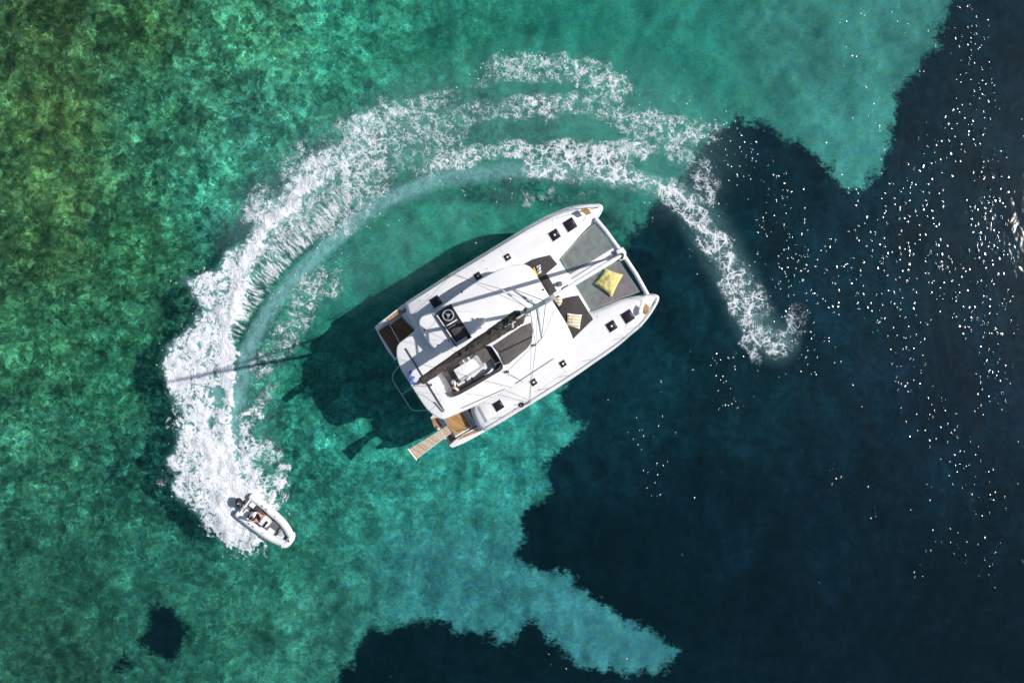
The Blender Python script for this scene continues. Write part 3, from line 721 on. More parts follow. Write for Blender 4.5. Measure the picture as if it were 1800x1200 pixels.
pr('table_leaf', [(833,626),(839,624),(852,643),(811,670),(808,667.5),(843,644.5)], ZL + .52, ZL + .55, 'shade_grey')
pr('table_pedestal', [(816,650),(822,646),(826,652),(820,656)], ZL, ZL + .6, 'alu_white')
# sun pad in two cushions
pr('sun_pad', [(868,607),(919,573),(934,567),(937,582),(936,590),(877,618)], ZR + .003, ZR + .10, 'cushion_grey', bev=.035, rnd=0)
pr('pad_seam', [(876.5,618.2),(935.5,590.2),(936.2,592),(877.8,620)], ZR + .003, ZR + .06, 'black_plastic')
pr('sun_pad', [(878,620),(936,592),(935,601),(926,613),(908,628),(893,640),(887,641)], ZR + .003, ZR + .10, 'cushion_grey', bev=.035)
# forward cockpit lounge
pr('front_lounge_cushion', [(925,464),(945,453),(967,448),(973,456),(980,464),(961,480),(951,491),(941,486)], ZD, ZD + .30, 'cushion_dark', bev=.05)
pr('front_lounge_cushion', [(949,492),(961,481),(979,511),(967,520)], ZD, ZD + .16, 'cushion_dark', bev=.04)
pr('front_lounge_cushion', [(970,523),(981,517),(989,530),(981,545)], ZD, ZD + .16, 'cushion_dark', bev=.04)
pr('front_lounge_cushion', [(990,527),(1003,521),(1017,519),(1043,561),(1008,595),(981,547)], ZD, ZD + .30, 'cushion_dark', bev=.05)
pr('step', [(952,503),(958,500),(965,512),(960,515)], ZD + .16, ZD + .2, 'black_plastic')
# helm hardtop
pr('helm_hardtop', [(736,561),(745,552),(766,548),(800,548),(850,546),(857,555),(850,568),(828,590),(797,611),(777,622),(767,617),(752,602),(742,585),(736,572)], ZR + .42, ZR + .60, 'gelcoat', bev=.08, rnd=2, steps=3)
for a, b in ((748,580),(772,606),(840,560),(790,598)):
    x, y, _ = P(a, b, ZR); MB().tube([(x, y, ZR), (x, y, ZR + .45)], .03).build('hardtop_post', 'stainless', cat)
    MB().tube([(x, y, ZR + .6), (x, y, ZR + .63)], .035).build('post_cap', 'black_plastic', cat)
hs = pr('helm_station', [(765.5,552),(792,535),(828,593),(802,608.5)], ZR + .30, ZR + .72, 'black_plastic', bev=.03)
zt = ZR + .72
MB().tube(PP([(764.5,551.5),(792,534.5),(828.5,593),(802,609.5),(764.5,551.5)], zt + .01), .022).build('coaming_trim', 'black_plastic', hs)
pr('light_rim', [(767,554),(768.6,553),(804,606),(802.6,607)], zt + .004, zt + .02, 'alu_white', parent=hs)
pr('divider', [(782,573.5),(803,560.5),(804,562.6),(783.2,575.6)], zt + .004, zt + .03, 'alu_white', parent=hs)
pr('chart_shelf', [(785,578),(800,569),(801,571.5),(790,577)], zt + .004, zt + .02, 'alu_white', parent=hs)
x, y, _ = P(787.5, 554, zt + .1)
wh = MB().torus((x, y, zt + .1), .25, .035); 
for k in range(3):
    a = k * 2.094 + .5; wh.tube([(x, y, zt + .09), (x + math.cos(a) * .25, y + math.sin(a) * .25, zt + .1)], .014, 6)
wh.ell((x, y, zt + .09), (.08, .08, .03)).build('steering_wheel', 'grey_trim', cat)
pr('helm_seat', [(791,580),(806,571),(817,589),(803,598)], zt + .004, zt + .12, 'cushion_dark', bev=.04)
pr('helm_backrest', [(802,601.5),(819,591),(822,596),(805,606.5)], zt + .004, zt + .16, 'shade_grey', bev=.03)
# dark hatches (flush glass in a slim frame) with a round ventilator
def hatch(a, b, sz, vent=True, z=ZD):
    x, y, _ = P(a, b, z)
    h = MB().box((x, y, z + .015), (sz, sz, .05), AX, .012).build('hatch', 'dark_glass', cat)
    MB().box((x, y, z + .004), (sz + .07, sz + .07, .028), AX, .008).build('hatch_frame', 'alu_white', h)
    c = Vector((x, y, z + .05)) + U * sz * .36
    MB().box(tuple(c), (.03, sz * .3, .02), AX).build('hatch_handle', 'grey_trim', h)
    if vent: MB().tube([(x, y, z + .03), (x, y, z + .055), (x, y, z + .062)], [.055, .055, .03], 12).build('ventilator', 'alu_white', h)
for q in ((1002,395,.56,0),(975,413,.48,1),(892,452,.31,1),(840,485,.34,1),(766,530,.50,0),(1103.5,556,.56,0),(1075,573,.48,1),(989.5,639,.31,1),(938,671.5,.31,1),(876,712.5,.46,0)): hatch(*q)
pr('deck_window', [(839.5,716),(843.5,713.5),(857.5,740),(853.5,742.5)], ZD, ZD + .03, 'grey_trim', bev=.01)
# non-skid panels on the side decks, a shade darker and rougher than the gloss around them
for pts in ([(775,510),(880,448),(888,462),(868,470),(838,482),(795,512),(780,522)], [(900,440),(955,410),(962,424),(925,452),(905,456)], [(1008,640),(1060,604),(1080,592),(1062,568),(1048,570),(1014,600)],
            [(948,690),(985,664),(1000,652),(984,638),(955,658),(940,674)], [(1058,562),(1086,548),(1098,566),(1082,562),(1066,566)]):
    q = PP(pts, ZD); MB().prism(offset([(a, b) for a, b, _ in q] if area(q) > 0 else [(a, b) for a, b, _ in q][::-1], -.05), ZD, ZD + .004).build('nonskid_panel', 'nonskid', cat)
# thin joints in the deck moulding
def line(p0, p1, z, r, name, mat, n=5): return MB().tube([P(*p0, z), P(*p1, z)], r, n).build(name, mat, cat)
for a, b in (((877,438),(889,447)),((824,471),(834,480)),((970,384),(977,404)),((1082,585),(1097,592)),((988,644),(994,656)),((938,676),(943,690))): line(a, b, ZD + .002, .008, 'deck_joint', 'shade_grey')
# grab rails on the roof
line((907,674), (974,630), ZR + .06, .016, 'grab_rail', 'grey_trim'); line((812,717), (889,683), ZR + .06, .016, 'grab_rail', 'grey_trim')
line((876,474), (915,462), ZR + .05, .014, 'grab_rail', 'alu_white')
for a, b in ((842,404.),(850,458),(856,472),(752,518),(738,528),(1050,556),(994,583)):
    if b < 410: continue
    x, y, _ = P(a, b, ZD); MB().tube([(x, y, ZD), (x, y, ZD + .03)], [.03, .025], 8).build('deck_filler', 'grey_trim', cat)
for a, b, z in ((890,652.5,ZR),(812,513,ZR),(955,509,ZR)):
    x, y, _ = P(a, b, z); MB().tube([(x, y, z), (x, y, z + .06)], [.05, .035], 10).build('vent_cowl', 'black_plastic', cat)

# sterns with teak steps ------------------------------------------------

pr('stern_platform', [(659,575),(706,536),(724,527),(750,590),(742,598),(694,633),(681,617),(668,594)], -.35, .42, 'gelcoat', bev=.05)
pr('teak_step', [(665,582),(684,569),(706,606),(695,629)], .42, .445, 'teak_shaded')
pr('stern_block', [(684,571),(706,556),(738,580),(709,611),(704,606)], .40, .60, 'gelcoat', bev=.02)
pr('teak_step', [(686,571),(705,557),(730,582),(707,608)], .60, .62, 'teak_shaded')
pr('stern_block', [(706,553),(724,541),(742,570),(732,582)], .40, 1.25, 'gelcoat', bev=.02)
pr('teak_step', [(717,549),(722,545),(737,570),(733,574)], 1.25, 1.27, 'teak_shaded')
bw = [(658,575),(664,569),(681,556),(706,536.5),(718,529),(721,534),(708,544),(684,562),(667,577),(662,582)]
pr('stern_bulwark', bw, -.2, 1.06, 'gelcoat', bev=.04)
pr('teak_seat', [(679,561),(703,543.5),(706,547),(683,564.5)], 1.06, 1.10, 'teak')
pr('stern_platform', [(756,734),(766,722),(800,708),(824,708),(862,752),(845,763),(816,778),(795,786),(788,782),(778,768),(764,752)], -.35, .42, 'gelcoat', bev=.05)
pr('teak_step', [(758,736),(767,733),(777,748),(768,753)], .42, .445, 'teak')
pr('teak_step', [(784,760),(796,768),(806,772),(796,778),(789,773)], .42, .445, 'teak')
pr('stern_block', [(779,735),(814,721),(832,750),(801,769)], .40, .93, 'gelcoat', bev=.02)
pr('teak_deck', [(782,736.5),(813,723.6),(828,749),(800,766)], .93, .95, 'teak')
pr('step_well', [(818,718),(836,712),(856,745),(842,750)], .40, .96, 'teak_shaded')
pr('teak_step', [(826,719.5),(830,717.5),(846,743.5),(842,746)], 1.18, 1.22, 'teak')
pr('stern_locker', [(816,722),(822,719),(838,746),(833,750)], .93, 1.2, 'shade_grey', bev=.02)
pr('stern_bulwark', [(795,787),(789,783),(800,773),(812,764),(838,750),(848,751),(862,750),(862,753),(843,764),(815,779)], -.2, 1.06, 'gelcoat', bev=.04)
pr('teak_seat', [(806,772.5),(812,766),(837,754.5),(841,759)], 1.06, 1.10, 'teak')
# stern arch: pipe frame for lifting the tender
along([(705,640),(698,646),(690,659),(689,667),(706,693),(721,717),(728,722),(752,720)], .85, .030, 'stern_rail', 'stainless', it=2)
along([(706,693),(723,682),(735,676)], .85, .024, 'stern_rail', 'stainless')

# bow gear ----------------------------------------------------------------
def netpart(pts, z=1.70):
    q = PP(pts, z); m = MB(); m.add(q, [tuple(range(len(q)))]); m.add([(a, b, c - .012) for a, b, c in q], [tuple(reversed(range(len(q))))])
    return m.build('trampoline', 'net', cat, smooth=False)
netpart([(987,456),(1008,434),(1028,409),(1042,395),(1049,392),(1078,436),(1004,481),(994,477)])
netpart([(1009,499),(1086,455),(1124,513),(1108,520),(1090,524),(1064,535),(1038,545),(1023,521)])
for pts in ([(1009,499),(1086,455),(1124,513),(1090,524),(1064,535),(1038,545),(1009,499)], [(987,456),(1028,409),(1049,392),(1078,436),(1004,481),(987,456)]):
    MB().tube(PP(pts, 1.705), .014, 5).build('lacing_line', 'rope', cat)
along([(1046,384),(1064,405),(1094,446),(1118,482),(1138,518)], 1.72, .115, 'crossbeam', 'alu_white', n=12, it=0)
pr('longeron', [(985,486),(989,511),(1094,453),(1083,431)], 1.42, 1.66, 'gelcoat', bev=.05)
along([(994,497),(1040,468),(1088,440)], 1.70, .02, 'chain', 'grey_trim', it=0); along([(1000,505),(1050,474),(1090,450)], 1.70, .018, 'chain_cover', 'grey_trim', it=0)
pr('bow_roller', [(1083,440),(1095,434),(1101,443),(1100,455),(1090,458)], 1.74, 1.92, 'gelcoat', bev=.04)
x, y, _ = P(1093, 452, 1.95); MB().torus((x, y, 1.95), .07, .03).build('anchor_roller', 'black_plastic', cat)
x, y, _ = P(984, 499, ZD); wdl = MB().tube([(x, y, ZD), (x, y, ZD + .12), (x, y, ZD + .16), (x, y, ZD + .26)], [.15, .13, .07, .10], 12).build('windlass', 'stainless', cat)
pr('chain_locker_slot', [(986,507),(998,500),(1000,503),(989,510)], ZD + .002, ZD + .02, 'black_plastic')
for seat, back in (([(1020,370),(1031,364),(1040,374),(1031,378)], 0), ([(1131,541),(1135,533),(1141,538),(1140,549),(1134,553),(1130,549)], 0)):
    ts = pr('pulpit_seat', seat, ZD + .38, ZD + .42, 'teak', bev=.01)
    q = PP(seat, ZD + .38); c = Vector(np.mean(q, 0))
    for k in (0, len(q) // 2): MB().tube([Vector(q[k]) * .85 + c * .15, Vector((q[k][0], q[k][1], ZD)) * .9 + Vector((c.x, c.y, ZD)) * .1], .014, 6).build('seat_leg', 'stainless', ts)
along([(1004,366),(1020,361),(1040,358),(1054,360),(1058,368),(1050,381)], ZD + .62, .014, 'pulpit_rail', 'stainless', it=1)
along([(1122,575),(1138,556),(1150,538),(1156,524),(1148,518),(1138,518)], ZD + .62, .014, 'pulpit_rail', 'stainless', it=1)

# stanchions and life lines
SP = [(1004,367),(966,383),(912,413),(862,443),(812,473),(770,500),(735,522)]
SS_ = [(1124,574),(1098,593),(1044,631),(1002,659),(965,682),(925,708),(885,732),(850,752)]
for lst in (SP, SS_):
    for a, b in lst:
        x, y, _ = P(a, b, ZD); MB().tube([(x, y, ZD), (x, y, ZD + .62)], .013, 6).build('stanchion', 'stainless', cat)
    for hz in (.32, .61):
        MB().tube([(P(a, b, ZD)[0], P(a, b, ZD)[1], ZD + hz) for a, b in lst], .006, 4).build('lifeline', 'wire', cat)

# mast, boom, rigging -----------------------------------------------------
mb = Vector(P(925, 548.5, 4.2)); mx, my = mb.x, mb.y
RAKE = -.018
def mp(z): return Vector((mx, my, z)) + U * (RAKE * (z - 4.2))
MT = 18.4
def oval(c, a, b, n=14): return [tuple(c + U * (math.cos(t) * a) + V * (math.sin(t) * b)) for t in [2 * math.pi * k / n for k in range(n)]]
mast = MB().rings([oval(mp(ZR - .02), .13, .085), oval(mp(13), .13, .085), oval(mp(MT), .09, .06)]).build('mast', 'alu_white', cat)
MB().rings([oval(mp(ZR - .005), .22, .18), oval(mp(ZR + .06), .2, .16)]).build('mast_step', 'grey_trim', mast)
tips = {}
for lv, (z, ln) in enumerate(((8.3, 1.32), (12.6, 1.0))):
    for sd_ in (-1, 1):
        a = mp(z) + V * (.06 * sd_); b = mp(z) + V * (ln * sd_) - U * (.42 * ln) + Z * .06
        MB().tube([a, (a + b) / 2, b], [.055, .045, .028], 8).build('spreader', 'grey_trim' if lv else 'alu_white', mast)
        tips[(lv, sd_)] = b
cp = {-1: Vector(P(793, 482, ZD)), 1: Vector(P(929, 707, ZD))}
for sd_ in (-1, 1):
    MB().tube([cp[sd_], tips[(0, sd_)], tips[(1, sd_)], mp(17.2)], .011, 5).build('shroud', 'wire', mast)
    MB().tube([cp[sd_] + U * .12, mp(8.2) + V * .08 * sd_], .009, 5).build('shroud', 'wire', mast)
    MB().tube([tips[(0, sd_)], mp(12.5) + V * .07 * sd_], .008, 5).build('shroud', 'wire', mast)
    MB().box(tuple(cp[sd_] + Z * .03), (.3, .12, .06), AX, .01).build('chainplate', 'grey_trim', cat)
# furled head sail on the fore stay
fs0 = Vector(P(1092, 449, 2.1)); fs1 = mp(16.6) + U * .14
def fsp(t): return fs0.lerp(fs1, t) - Z * (.25 * math.sin(math.pi * t))
MB().tube([fsp(t) for t in (0, .02, .05, .2, .5, .8, .95, 1)], [.03, .05, .085, .11, .095, .07, .04, .015], 10).build('furled_headsail', 'alu_white', mast)
MB().tube([fs0 - Z * .12, fs0 + Z * .12], .12, 12).build('furler_drum', 'black_plastic', mast)
MB().tube([mp(MT), mp(MT) + Z * .5], .008, 5).build('aerial', 'wire', mast)
MB().box(tuple(mp(MT) + Z * .03), (.32, .14, .06), AX, .02).build('mast_head', 'grey_trim', mast)
MB().tube([mp(MT) + Z * .1 - U * .1, mp(MT) + Z * .1 - U * .5], .01, 5).build('wind_vane', 'wire', mast)
# boom and stack pack: soft brown canvas bag with crumpled sail
g0 = mp(4.95) - U * .22; b1 = Vector(P(741, 669, 5.0))
bd = (b1 - g0); bl = bd.length; bu = bd.normalized(); bv = Vector((bu.y, -bu.x, 0)).normalized()
boom = MB().tube([g0, g0 + bu * .2, b1 + bu * .35], [.07, .10, .09], 10).build('boom', 'alu_white', cat)
bag = []
nb = 64
for i in range(nb + 1):
    t = i / nb; c = g0.lerp(b1, t) + Z * .05
    wd = (.56 - .28 * t) * (1 - .55 * (max(0, .04 - t) / .04)) * .62; hg = (.95 - .45 * t)
    ring = []
    for k in range(20):
        a = 2 * math.pi * k / 20 
        jit = 1 + .04 * math.sin(i * .5 + k * 1.7) + .035 * random.uniform(-1, 1)
        if t < .3: jit += .12 * (1 - t / .3) * random.uniform(-1, 1)
        ring.append(tuple(c + bv * (math.cos(a) * wd * jit) + Z * (hg / 2 + math.sin(a) * hg / 2 * (1 + .10 * random.uniform(-1, 1) * (math.sin(a) > 0)))))
    bag.append(ring)
sb = MB().rings(bag).build('sail_bag', 'bag', boom, sharp=60)
# creased crown of flaked sail above the bag's mouth
for i in range(26):
    t0 = random.uniform(.0, .62); c = g0.lerp(b1, t0) + Z * (.92 - .42 * t0 + random.uniform(0, .1)); ln = random.uniform(.25, .6)
    s_ = bv * random.uniform(-.12, .12)
    MB().tube([c + s_, c + bu * ln * .5 + s_ + bv * random.uniform(-.06, .06) + Z * .05, c + bu * ln + s_ * .4], [.02, .05, .015], 6).build('sail_fold', 'bag', sb)
for t0 in (.40, .70, .98):
    c = g0.lerp(b1, t0); wd = (.50 - .26 * t0) * .66
    MB().tube([c - bv * wd + Z * .2, c - bv * wd * .8 + Z * (.9 - .42 * t0), c + Z * (1.06 - .45 * t0), c + bv * wd * .8 + Z * (.9 - .42 * t0), c + bv * wd + Z * .2], .012, 5).build('sail_tie', 'rope_dark', sb)
# tangle of halyards at the gooseneck
for i in range(16):
    c = mp(5.0 + random.uniform(0, 1.6)) - U * random.uniform(-.1, .8) + V * random.uniform(-.25, .25)
    e = c + U * random.uniform(-.7, .2) + V * random.uniform(-.25, .25) + Z * random.uniform(-.3, .3)
    MB().tube(smooth_line([c, c.lerp(e, .5) + V * random.uniform(-.15, .15), e], 1), random.choice((.02, .03, .045)), 6).build('halyard', random.choice(('alu_white', 'rope', 'rope_dark')), boom)
MB().tube([b1 + bu * .1, b1 + bu * .42], .07, 8).build('boom_end_cap', 'grey_trim', boom)
MB().ell(tuple(b1 + Z * .1 + bu * .02), (.16, .1, .12)).build('main_sheet_block', 'tan_cloth', boom)
for sd_ in (-1, 1):
    for t in (.35, .72): MB().tube([mp(9.6) + V * .07 * sd_, g0.lerp(b1, t) + bv * (.2 * sd_) + Z * .55], .006, 4).build('lazy_jack', 'wire', boom)
MB().tube([mp(MT - .1), b1 + bu * .3], .007, 4).build('topping_lift', 'wire', boom)
# traveller across the aft roof
tr_ = line((713,612), (781,722), ZR + .05, .034, 'traveller', 'rope_dark'); line((765,706), (781,724), ZR + .10, .03, 'traveller_car', 'grey_trim')
MB().tube([b1 + bu * .1, Vector(P(753, 678, ZR + .1))], .016, 5).build('main_sheet', 'rope_dark', cat); MB().tube([Vector(P(768, 709, ZR + .1)), Vector(P(756, 693, ZR + .35)), b1 + bu * .1], .012, 5).build('main_sheet', 'rope', cat)
for p0, p1 in (((700,630),(742,640)),((728,688),(775,693)),((757,722),(776,702)),((820,691),(925,706)),((884,650),(928,676)),((870,640),(938,606)),((893,652),(940,606)),((940,606),(953,594)),((955,594),(975,545))):
    line(p0, p1, ZR + .03, .008, 'rope_line', 'rope')
# little dark winches
for a, b in ((940,606),(893,653),(758,676),(934,529)):
    x, y, _ = P(a, b, ZR); MB().tube([(x, y, ZR), (x, y, ZR + .08), (x, y, ZR + .16)], [.07, .05, .06], 12).build('winch', 'stainless', cat)

# ------------------------------------------------------------------ loose things aboard
def soft(name, pts, z, h, mat, label, catg, group=None, puff=.75, seed=0, wr=.02):
    """a stuffed cloth shape: top and bottom sheets sewn together at a traced outline"""
    q = PP(pts, z); n = 14; r = random.Random(seed); m = MB()
    A, B, C_, D = [Vector(v) for v in q[:4]] if len(q) == 4 else (None,) * 4
    top, bot = [], []
    for i in range(n + 1):
        for j in range(n + 1):
            u, v = i / n, j / n
            e = A.lerp(B, u).lerp(D.lerp(C_, u), v)
            c = (A + B + C_ + D) / 4; pin = .07 * (math.sin(math.pi * u) * (1 if v in (0, 1) else 0) + math.sin(math.pi * v) * (1 if u in (0, 1) else 0))
            e = e.lerp(c, pin)
            k = (max(0, math.sin(math.pi * u)) * max(0, math.sin(math.pi * v))) ** .45
            top.append(tuple(e + Z * (h * .35 + h * .65 * k + wr * k * math.sin(9 * u + 5 * v + r.random() * 2)))); bot.append(tuple(e + Z * (h * .35 * (1 - k))))
    idx = lambda i, j: i * (n + 1) + j
    f = [(idx(i, j), idx(i + 1, j), idx(i + 1, j + 1), idx(i, j + 1)) for i in range(n) for j in range(n)]
    N0 = (n + 1) ** 2; f2 = [tuple(N0 + k for k in reversed(t)) for t in f]
    bd_ = [idx(i, 0) for i in range(n)] + [idx(n, j) for j in range(n)] + [idx(n - i, n) for i in range(n)] + [idx(0, n - j) for j in range(n)]
    side = [(bd_[(k + 1) % len(bd_)], bd_[k], N0 + bd_[k], N0 + bd_[(k + 1) % len(bd_)]) for k in range(len(bd_))]
    o = m.add(top + bot, f + f2 + side).build(name, mat, None, sharp=70)
    return tag(o, label, catg, group)
stripes('stripe_beige', (.62, .46, .22), (.82, .78, .72), .155, AX - R(118), .5)
stripes('stripe_blue', (.16, .24, .30), (.80, .82, .84), .14, -AX - R(100), .45)
stripes('stripe_blue_b', (.16, .24, .30), (.80, .82, .84), .13, -AX + R(25), .45)
soft('bean_bag', [(1064,472),(1095,483),(1075,522),(1044,499)], 1.70, .34, 'yellow_cloth', 'large crumpled pale yellow bean bag on the forward net', 'bean bag', wr=.06)
soft('pillow', [(997,550),(1023,553),(1019,579),(995,572)], ZD + .30, .18, 'stripe_beige', 'big square beige striped pillow lying on the grey front lounge', 'pillow', 'striped pillows')
soft('pillow', [(972,526),(985,519),(991,533),(982,540)], ZD + .16, .14, 'stripe_beige', 'small beige and brown striped pillow leaning at the front seat corner beside the mast', 'pillow', 'striped pillows')
soft('pillow', [(849,659),(865,645),(871,653),(855,664)], ZL + .34, .16, 'stripe_blue', 'blue and white striped pillow at the forward end of the roof lounge', 'pillow', 'striped pillows')
soft('pillow', [(790,672),(796,666),(806,674),(799,679)], ZL + .33, .16, 'stripe_blue_b', 'small blue and white striped pillow at the aft end of the roof lounge', 'pillow', 'striped pillows')
soft('pillow', [(794,680),(799,677),(811,688),(806,692)], ZL + .36, .16, 'stripe_beige', 'narrow tan striped pillow in the aft corner of the roof lounge', 'pillow', 'striped pillows')
soft('towel', [(942,467),(950,465),(952,481),(945,482)], ZD + .30, .10, 'stripe_blue', 'blue and white striped towel thrown over the front port cushion', 'towel')
soft('cushion', [(933,473),(939,469),(946,484),(940,487)], ZD + .30, .15, 'mustard_cloth', 'small mustard yellow cushion beside the striped towel', 'cushion')
# gangway
gw = root('gangway', 'narrow slatted wooden gangway reaching out from the starboard stern', 'gangway', P(757, 778, 1.0))
gq = [Vector(P(786,748,1.08)), Vector(P(793,760,1.08)), Vector(P(731,807,.95)), Vector(P(718,790,.95))]
ns = 22
for i in range(ns):
    t0, t1 = i / ns, (i + .82) / ns
    a, b, c, d = gq[0].lerp(gq[3], t0), gq[1].lerp(gq[2], t0), gq[1].lerp(gq[2], t1), gq[0].lerp(gq[3], t1)
    v = [a, b, c, d] + [q - Z * .03 for q in (a, b, c, d)]
    MB().add(v, [(0, 1, 2, 3), (7, 6, 5, 4), (0, 4, 5, 1), (1, 5, 6, 2), (2, 6, 7, 3), (3, 7, 4, 0)]).build('slat', 'teak_pale', gw, smooth=False)
for a, b in ((gq[0], gq[3]), (gq[1], gq[2])): MB().tube([a - Z * .05, b - Z * .05], .022, 8).build('side_rail', 'alu_white', gw)
MB().tube([gq[3] + (gq[3] - gq[2]) * .1, gq[2] + (gq[2] - gq[3]) * .1], .03, 8).build('end_roller', 'alu_white', gw)
# flag
gf = G('flag_cloth'); sxf = gf.n('SeparateXYZ'); gf.put(sxf.inputs[0], gf.n('TexCoord').outputs['UV'])
fs_ = gf.mr(gf.m_('FRACT', gf.m_('MULTIPLY', sxf.outputs[1], 4.5)), .62, .70)
M['flag'] = gf.end(gf.bsdf(gf.mix(fs_, (.01, .04, .32), (.25, .33, .6)), .8))
m = MB(); fl0, fl1 = Vector(P(718, 653, ZR + .5)), Vector(P(727, 676, ZR + .42)); nn = 16; vs = []
for i in range(nn + 1):
    for j in range(5):
        t = i / nn; vs.append(tuple(fl0.lerp(fl1, t) + U * (.07 * math.sin(t * 14) + (j - 2) * .035) + Z * (-.09 * j + .05 * math.sin(t * 9))))
m.add(vs, [(i * 5 + j, i * 5 + j + 1, (i + 1) * 5 + j + 1, (i + 1) * 5 + j) for i in range(nn) for j in range(4)])
flag = m.build('flag', 'flag'); sm_ = flag.modifiers.new('t', 'SOLIDIFY'); sm_.thickness = .006
uv = flag.data.uv_layers.new(name='UVMap')
for p_ in flag.data.polygons:
    for li in p_.loop_indices:
        vi = flag.data.loops[li].vertex_index; uv.data[li].uv = ((vi // 5) / nn, (vi % 5) / 4)
tag(flag, 'small crumpled blue and white striped ensign at the aft edge of the roof', 'flag')
MB().tube([Vector(P(723, 680, ZR)), Vector(P(717, 651, ZR + .62))], .012, 6).build('flag_staff', 'stainless', cat)
# coiled rope by the starboard shroud
rc = Vector(P(917, 711, ZD)); m = MB()
for k in range(3): m.torus(tuple(rc + Z * (.03 + .03 * k)), .12 - .02 * k, .018, 20, 6)
m.tube(smooth_line([rc + U * .1, rc - U * .25 + V * .05, rc - U * .45 - V * .02], 1), .018, 6)
tag(m.build('rope_coil', 'rope_dark'), 'dark rope coil on the starboard side deck next to the shroud', 'rope')

# ------------------------------------------------------------------ inflatable tender, in its own axes: +x bow, +y port side
s0 = Vector(P(431, 889, .45)); s1 = Vector(P(516, 951, .45)); hd = math.atan2(s1.y - s0.y, s1.x - s0.x)
LB = (s1 - s0).length
rib = root('inflatable_boat', 'small white inflatable boat turning at speed at the head of the foam trail', 'inflatable boat', (s0.x, s0.y, .10), rot=(R(-5), R(-3.5), hd))
hb = .545                       # tube centre to keel line
m = MB()
def tubepath(sg): return [(-.05, sg * hb, .34), (.6, sg * (hb + .015), .34), (1.3, sg * (hb + .0), .35), (1.9, sg * (hb - .03), .38), (2.4, sg * (hb - .12), .43), (2.80, sg * (hb - .27), .50), (2.98, sg * (hb - .35), .53)]
for sg in (1, -1):
    pth = smooth_line(tubepath(sg), 2); n_ = len(pth)
    MB().tube([(-.12, sg * hb, .34)] + pth, [.13] + [.198 - .03 * (i / n_) ** 2 for i in range(n_)], 16).build('side_tube', 'pvc_tube', rib, sharp=60)
    MB().tube([(-.16, sg * hb, .34), (-.115, sg * hb, .34)], [.10, .132], 16).build('tube_end_cap', 'pvc_grey', rib)
MB().tube(smooth_line([(2.80, .36, .50), (2.95, .24, .53), (2.98, 0, .54), (2.95, -.24, .53), (2.80, -.36, .50)], 1), .175, 16).build('bow_tube', 'pvc_tube', rib, sharp=60)
MB().rings([[(0, -.4, .05), (0, 0, -.12), (0, .4, .05), (0, .45, .22), (0, -.45, .22)], [(1.6, -.4, .08), (1.6, 0, -.1), (1.6, .4, .08), (1.6, .45, .22), (1.6, -.45, .22)], [(2.6, -.12, .3), (2.6, 0, .2), (2.6, .12, .3), (2.6, .2, .38), (2.6, -.2, .38)]]).build('keel_hull', 'pvc_tube', rib)
MB().prism([(.05, -.42), (1.9, -.40), (2.5, -.30), (2.85, 0), (2.5, .30), (1.9, .40), (.05, .42)], .2, .235).build('floor', 'pvc_grey', rib)
MB().box((.05, 0, .38), (.06, .80, .34), 0, .015).build('transom', 'pvc_tube', rib)
for sg in (1, -1): MB().box((.30, sg * .24, .33), (.30, .24, .2), 0, .03).build('aft_locker', 'pvc_tube', rib)
MB().box((.66, 0, .38), (.34, .72, .28), 0, .05).build('seat', 'cushion_dark', rib)
cs = MB().prism([(1.18, -.22), (1.52, -.2), (1.62, -.1), (1.62, .18), (1.18, .22)], .23, .74, .06).build('console', 'pvc_tube', rib)
MB().box((1.50, -.0, .78), (.10, .34, .08), 0, .02).build('windscreen', 'dark_glass', cs)
WC = Vector((1.13, 0, .72)); WR = Matrix.Rotation(R(-55), 3, 'Y')
wq = MB().torus(WC, .15, .016, 24, 8, WR)
for k in range(3):
    a = k * 2.094; wq.tube([WC, WC + WR @ Vector((math.cos(a) * .15, math.sin(a) * .15, 0))], .01, 6)
wq.tube([WC, WC + Vector((.1, 0, -.05))], .02, 6); wq.build('steering_wheel', 'grey_trim', cs)
MB().box((1.85, .08, .30), (.50, .34, .14), 0, .05).build('bow_seat', 'pvc_grey', rib)
MB().box((2.18, -.04, .40), (.07, .44, .06), R(8), .015).build('grab_bar', 'black_plastic', rib)
MB().prism([(2.26, -.2), (2.5, -.12), (2.55, 0), (2.5, .14), (2.26, .24)], .24, .40, .03).build('bow_locker', 'shade_grey', rib)
for x_, sg in ((.75, 1), (1.02, 1), (1.62, 1), (1.93, 1), (.75, -1), (1.02, -1), (1.62, -1), (1.93, -1)):
    MB().box((x_, sg * (hb - .0 - (.03 if x_ > 1.5 else 0)), .548), (.13, .05, .02), -sg * R(8 if x_ > 1.5 else 0), .008).build('tube_handle', 'pvc_grey', rib)
MB().box((2.96, .03, .715), (.10, .08, .03), 0, .01).build('bow_ring', 'black_plastic', rib)
om = MB()
for k, (x_, z_, a_, b_) in enumerate([(0, 0, 0, 0)]): pass
OR = Matrix.Rotation(R(-32), 3, 'Z'); OC = Vector((-.20, 0, .50))
def orot(x_, y_, z_): return tuple(OC + OR @ Vector((x_, y_, z_)))
def ovr(z_, a_, b_, ox=0): return [orot(ox + math.cos(t) * a_, math.sin(t) * b_, z_) for t in [2 * math.pi * k / 14 for k in range(14)]]
mot = MB().rings([ovr(.0, .20, .11, -.05), ovr(.10, .27, .15, -.06), ovr(.30, .28, .16, -.06), ovr(.38, .22, .12, -.05), ovr(.41, .10, .06, -.04)]).build('outboard_motor', 'black_plastic', rib, sharp=60)
MB().rings([ovr(-.62, .07, .035), ovr(-.05, .10, .06), ovr(.02, .12, .08)]).build('motor_leg', 'black_plastic', mot)
MB().box(orot(.20, 0, .0), (.22, .2, .16), R(-32), .02).build('motor_bracket', 'grey_trim', mot)
